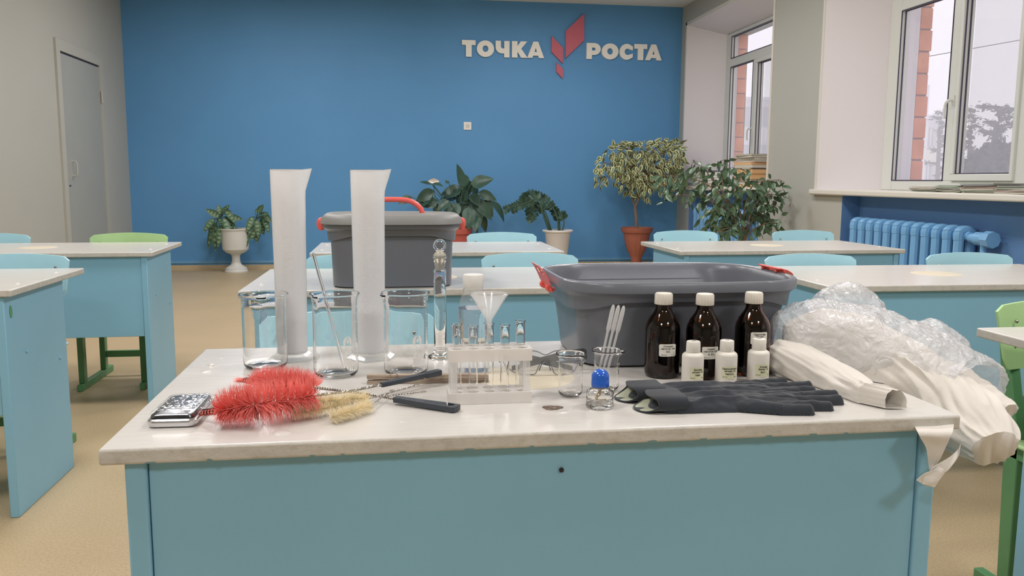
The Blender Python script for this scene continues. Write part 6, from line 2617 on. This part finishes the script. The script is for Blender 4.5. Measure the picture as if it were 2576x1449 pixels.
for bi, br in enumerate(branches):
    dyb = rnd.uniform(-0.30, 0.22)
    pts = [Gp(a, b, dyb * min(1, i / 3)) for i, (a, b) in enumerate(br)]
    pts.insert(0, V3(rnd.uniform(-0.03, 0.03), 0, 0.26))
    N_ = 44
    cv = catmull(pts, N_)
    st.tube(cv, [0.011 - 0.009 * i / N_ for i in range(N_ + 1)], n=6)
    for i in range(16, N_ + 1):
        for r_ in range(2 if i > 20 else 1):
            if rnd.random() < 0.30:
                continue
            c0_ = cv[i]
            tw = V3(rnd.gauss(0, 1), rnd.gauss(0, 0.8), rnd.gauss(-0.1, 0.6))
            tw /= np.linalg.norm(tw)
            b_ = c0_ + tw * rnd.uniform(0.01, 0.10)
            if rnd.random() < 0.4:
                st.tube([c0_, b_], 0.0018, n=4, caps=False)
            dirv = V3(rnd.gauss(0, 0.6) + (b_[0]) * 0.5, rnd.gauss(-0.1, 0.5), -0.75 + rnd.gauss(0, 0.5))
            dirv /= np.linalg.norm(dirv)
            Ll = rnd.uniform(0.062, 0.105)
            leaf(q, b_, b_ + dirv * Ll, Ll * 0.46, droop=rnd.uniform(0.0, 0.14), roll=rnd.uniform(-1.2, 1.2), nseg=5, fold=0.3, up=(0, -1, 0.3), nx=1)
q.build('foliage', M_LEAFG, gf, smooth=60)
st.build('trunk', M_BARK, gf)

# ------------------------------------------------------------------ papers and magazines on the sills


def magazine(label, loc, rz, w, d, th, cover, pages, group, curl=0.0, seed=0):
    t = thing('magazine', label, 'magazine', loc, rz, group)
    r = random.Random(seed)
    q = MB()
    n = 14
    rows = []
    for k, z in enumerate((0.0008, th - 0.0008)):
        for j in (-1, 1):
            row = []
            for i in range(n + 1):
                u = -1 + 2 * i / n
                zc = curl * (u * u if u < 0 else 0.35 * u * u) * (1 if True else 0)
                row.append((u * w / 2 * 0.985, j * d / 2 * 0.985, z + zc))
            rows.append(row)
    vs = rows[0] + rows[1] + rows[3] + rows[2]
    m_ = n + 1
    fs = []
    for a in range(4):
        b = (a + 1) % 4
        for i in range(n):
            fs.append((a * m_ + i, a * m_ + i + 1, b * m_ + i + 1, b * m_ + i))
    fs.append((0, m_, 2 * m_, 3 * m_))
    fs.append((n, m_ + n, 2 * m_ + n, 3 * m_ + n))
    q.add(vs, fs)
    q.build('pages', pages, t, smooth=30)
    for k, z in enumerate((0.0, th)):
        q = MB()
        vs = []
        for j in (-1, 1):
            for i in range(n + 1):
                u = -1 + 2 * i / n
                zc = curl * (u * u if u < 0 else 0.35 * u * u)
                vs.append((u * w / 2, j * d / 2, z + zc - (0.0008 if k else 0)))
                vs.append((u * w / 2, j * d / 2, z + zc + (0.0008 if not k else 0)))
        fs = []
        for i in range(n):
            a = 2 * i
            b = 2 * (n + 1) + 2 * i
            fs.append((a, a + 2, b + 2, b))
            fs.append((a + 1, b + 1, b + 3, a + 3))
            fs.append((a, a + 1, a + 3, a + 2))
            fs.append((b, b + 2, b + 3, b + 1))
        q.add(vs, fs)
        q.build('cover', cover, t, smooth=30)
    return t


ordn = ['lowest', 'second', 'third', 'fourth', 'fifth', 'sixth', 'seventh', 'eighth', 'ninth', 'tenth', 'eleventh', 'twelfth', 'thirteenth', 'fourteenth']


def pile(where, px, py, X, rz, w, d, specs, group, curl=0.0, seed=0, jit=0.012):
    p = PX(px, py, X)
    r = random.Random(seed)
    z = SZ + 0.0005
    n = len(specs)
    for k, (th, cover, pages, desc) in enumerate(specs):
        cu = curl * (0.6 + 0.4 * r.random())
        pos = 'topmost' if k == n - 1 else ordn[k] + (' from the bottom' if k else '')
        magazine('%s, %s, %s' % (desc, pos, where), (X + r.uniform(-jit, jit), p[1] + r.uniform(-jit, jit), z), rz + r.uniform(-0.05, 0.05), w, d, th, cover, pages, group, cu, k)
        z += th + 0.0006 + (0.0012 if curl else 0)


PI2 = PI / 2
gm = 'magazines lying on the near window sill'
cuP, cuG, cuB, cuW, cuR, cuO = M_PAPER, M_PAPERG, M_PAPERB, M_PAPERW, M_PAPERR, M_PAPERO
pile('leftmost pile, near sill', 2360, 480, XR + 0.09, PI2 + 0.05, 0.29, 0.21, [(0.006, cuW, cuP, 'white curled magazine'), (0.005, cuG, cuP, 'green curled magazine'), (0.006, cuW, cuP, 'white curled magazine'), (0.006, cuP, cuW, 'pale curled magazine'), (0.005, cuW, cuP, 'white curled magazine')], gm, 0.012, 1)
pile('second pile from the left, near sill', 2425, 480, XR + 0.08, PI2 - 0.03, 0.28, 0.21, [(0.007, cuG, cuP, 'green curled magazine'), (0.006, cuW, cuP, 'white curled magazine'), (0.006, cuB, cuP, 'slate curled magazine'), (0.006, cuG, cuP, 'pale green curled magazine'), (0.005, cuG, cuW, 'green curled magazine')], gm, 0.014, 2)
pile('third pile from the left, near sill', 2500, 483, XR + 0.07, PI2, 0.30, 0.21, [(0.008, cuP, cuP, 'beige magazine'), (0.006, cuG, cuP, 'green magazine'), (0.008, cuP, cuP, 'beige magazine'), (0.006, cuR, cuP, 'faded red magazine'), (0.008, cuP, cuW, 'pale magazine'), (0.005, cuB, cuW, 'slate magazine'), (0.005, cuG, cuW, 'green magazine')], gm, 0.004, 3)
pile('pile at the right photo edge', 2590, 486, XR + 0.07, PI2, 0.30, 0.21, [(0.009, cuP, cuP, 'beige magazine'), (0.006, cuR, cuW, 'faded red magazine'), (0.008, cuW, cuP, 'white magazine'), (0.006, cuG, cuP, 'green magazine')], gm, 0.004, 4)
gm = 'papers stacked on the far window sill'
pile('high stack, far sill', 1898, 470, XR + 0.14, PI2 + 0.06, 0.36, 0.26,
     [(0.030, cuP, cuO, 'beige paper bundle'), (0.028, cuW, cuP, 'white paper bundle'), (0.022, cuR, cuP, 'brownish paper bundle'), (0.055, cuO, cuO, 'thick orange paper bundle'), (0.045, cuO, cuO, 'thick orange paper bundle'), (0.012, cuG, cuP, 'green folder'), (0.03, cuW, cuP, 'white paper bundle'),
      (0.028, cuP, cuO, 'beige paper bundle'), (0.018, cuR, cuP, 'faded red folder'), (0.026, cuP, cuP, 'beige paper bundle'), (0.02, cuW, cuP, 'white paper bundle'), (0.014, cuG, cuP, 'pale green booklet')], gm, 0.0, 5, 0.02)
pile('low stack behind the ficus, far sill', 1768, 470, XR + 0.13, PI2, 0.55, 0.25,
     [(0.035, cuW, cuP, 'white paper bundle'), (0.035, cuW, cuW, 'white paper bundle'), (0.03, cuP, cuW, 'pale paper bundle'), (0.03, cuB, cuW, 'slate folder'), (0.035, cuW, cuW, 'white paper bundle'), (0.016, cuB, cuB, 'slate folder')], gm, 0.0, 6, 0.02)
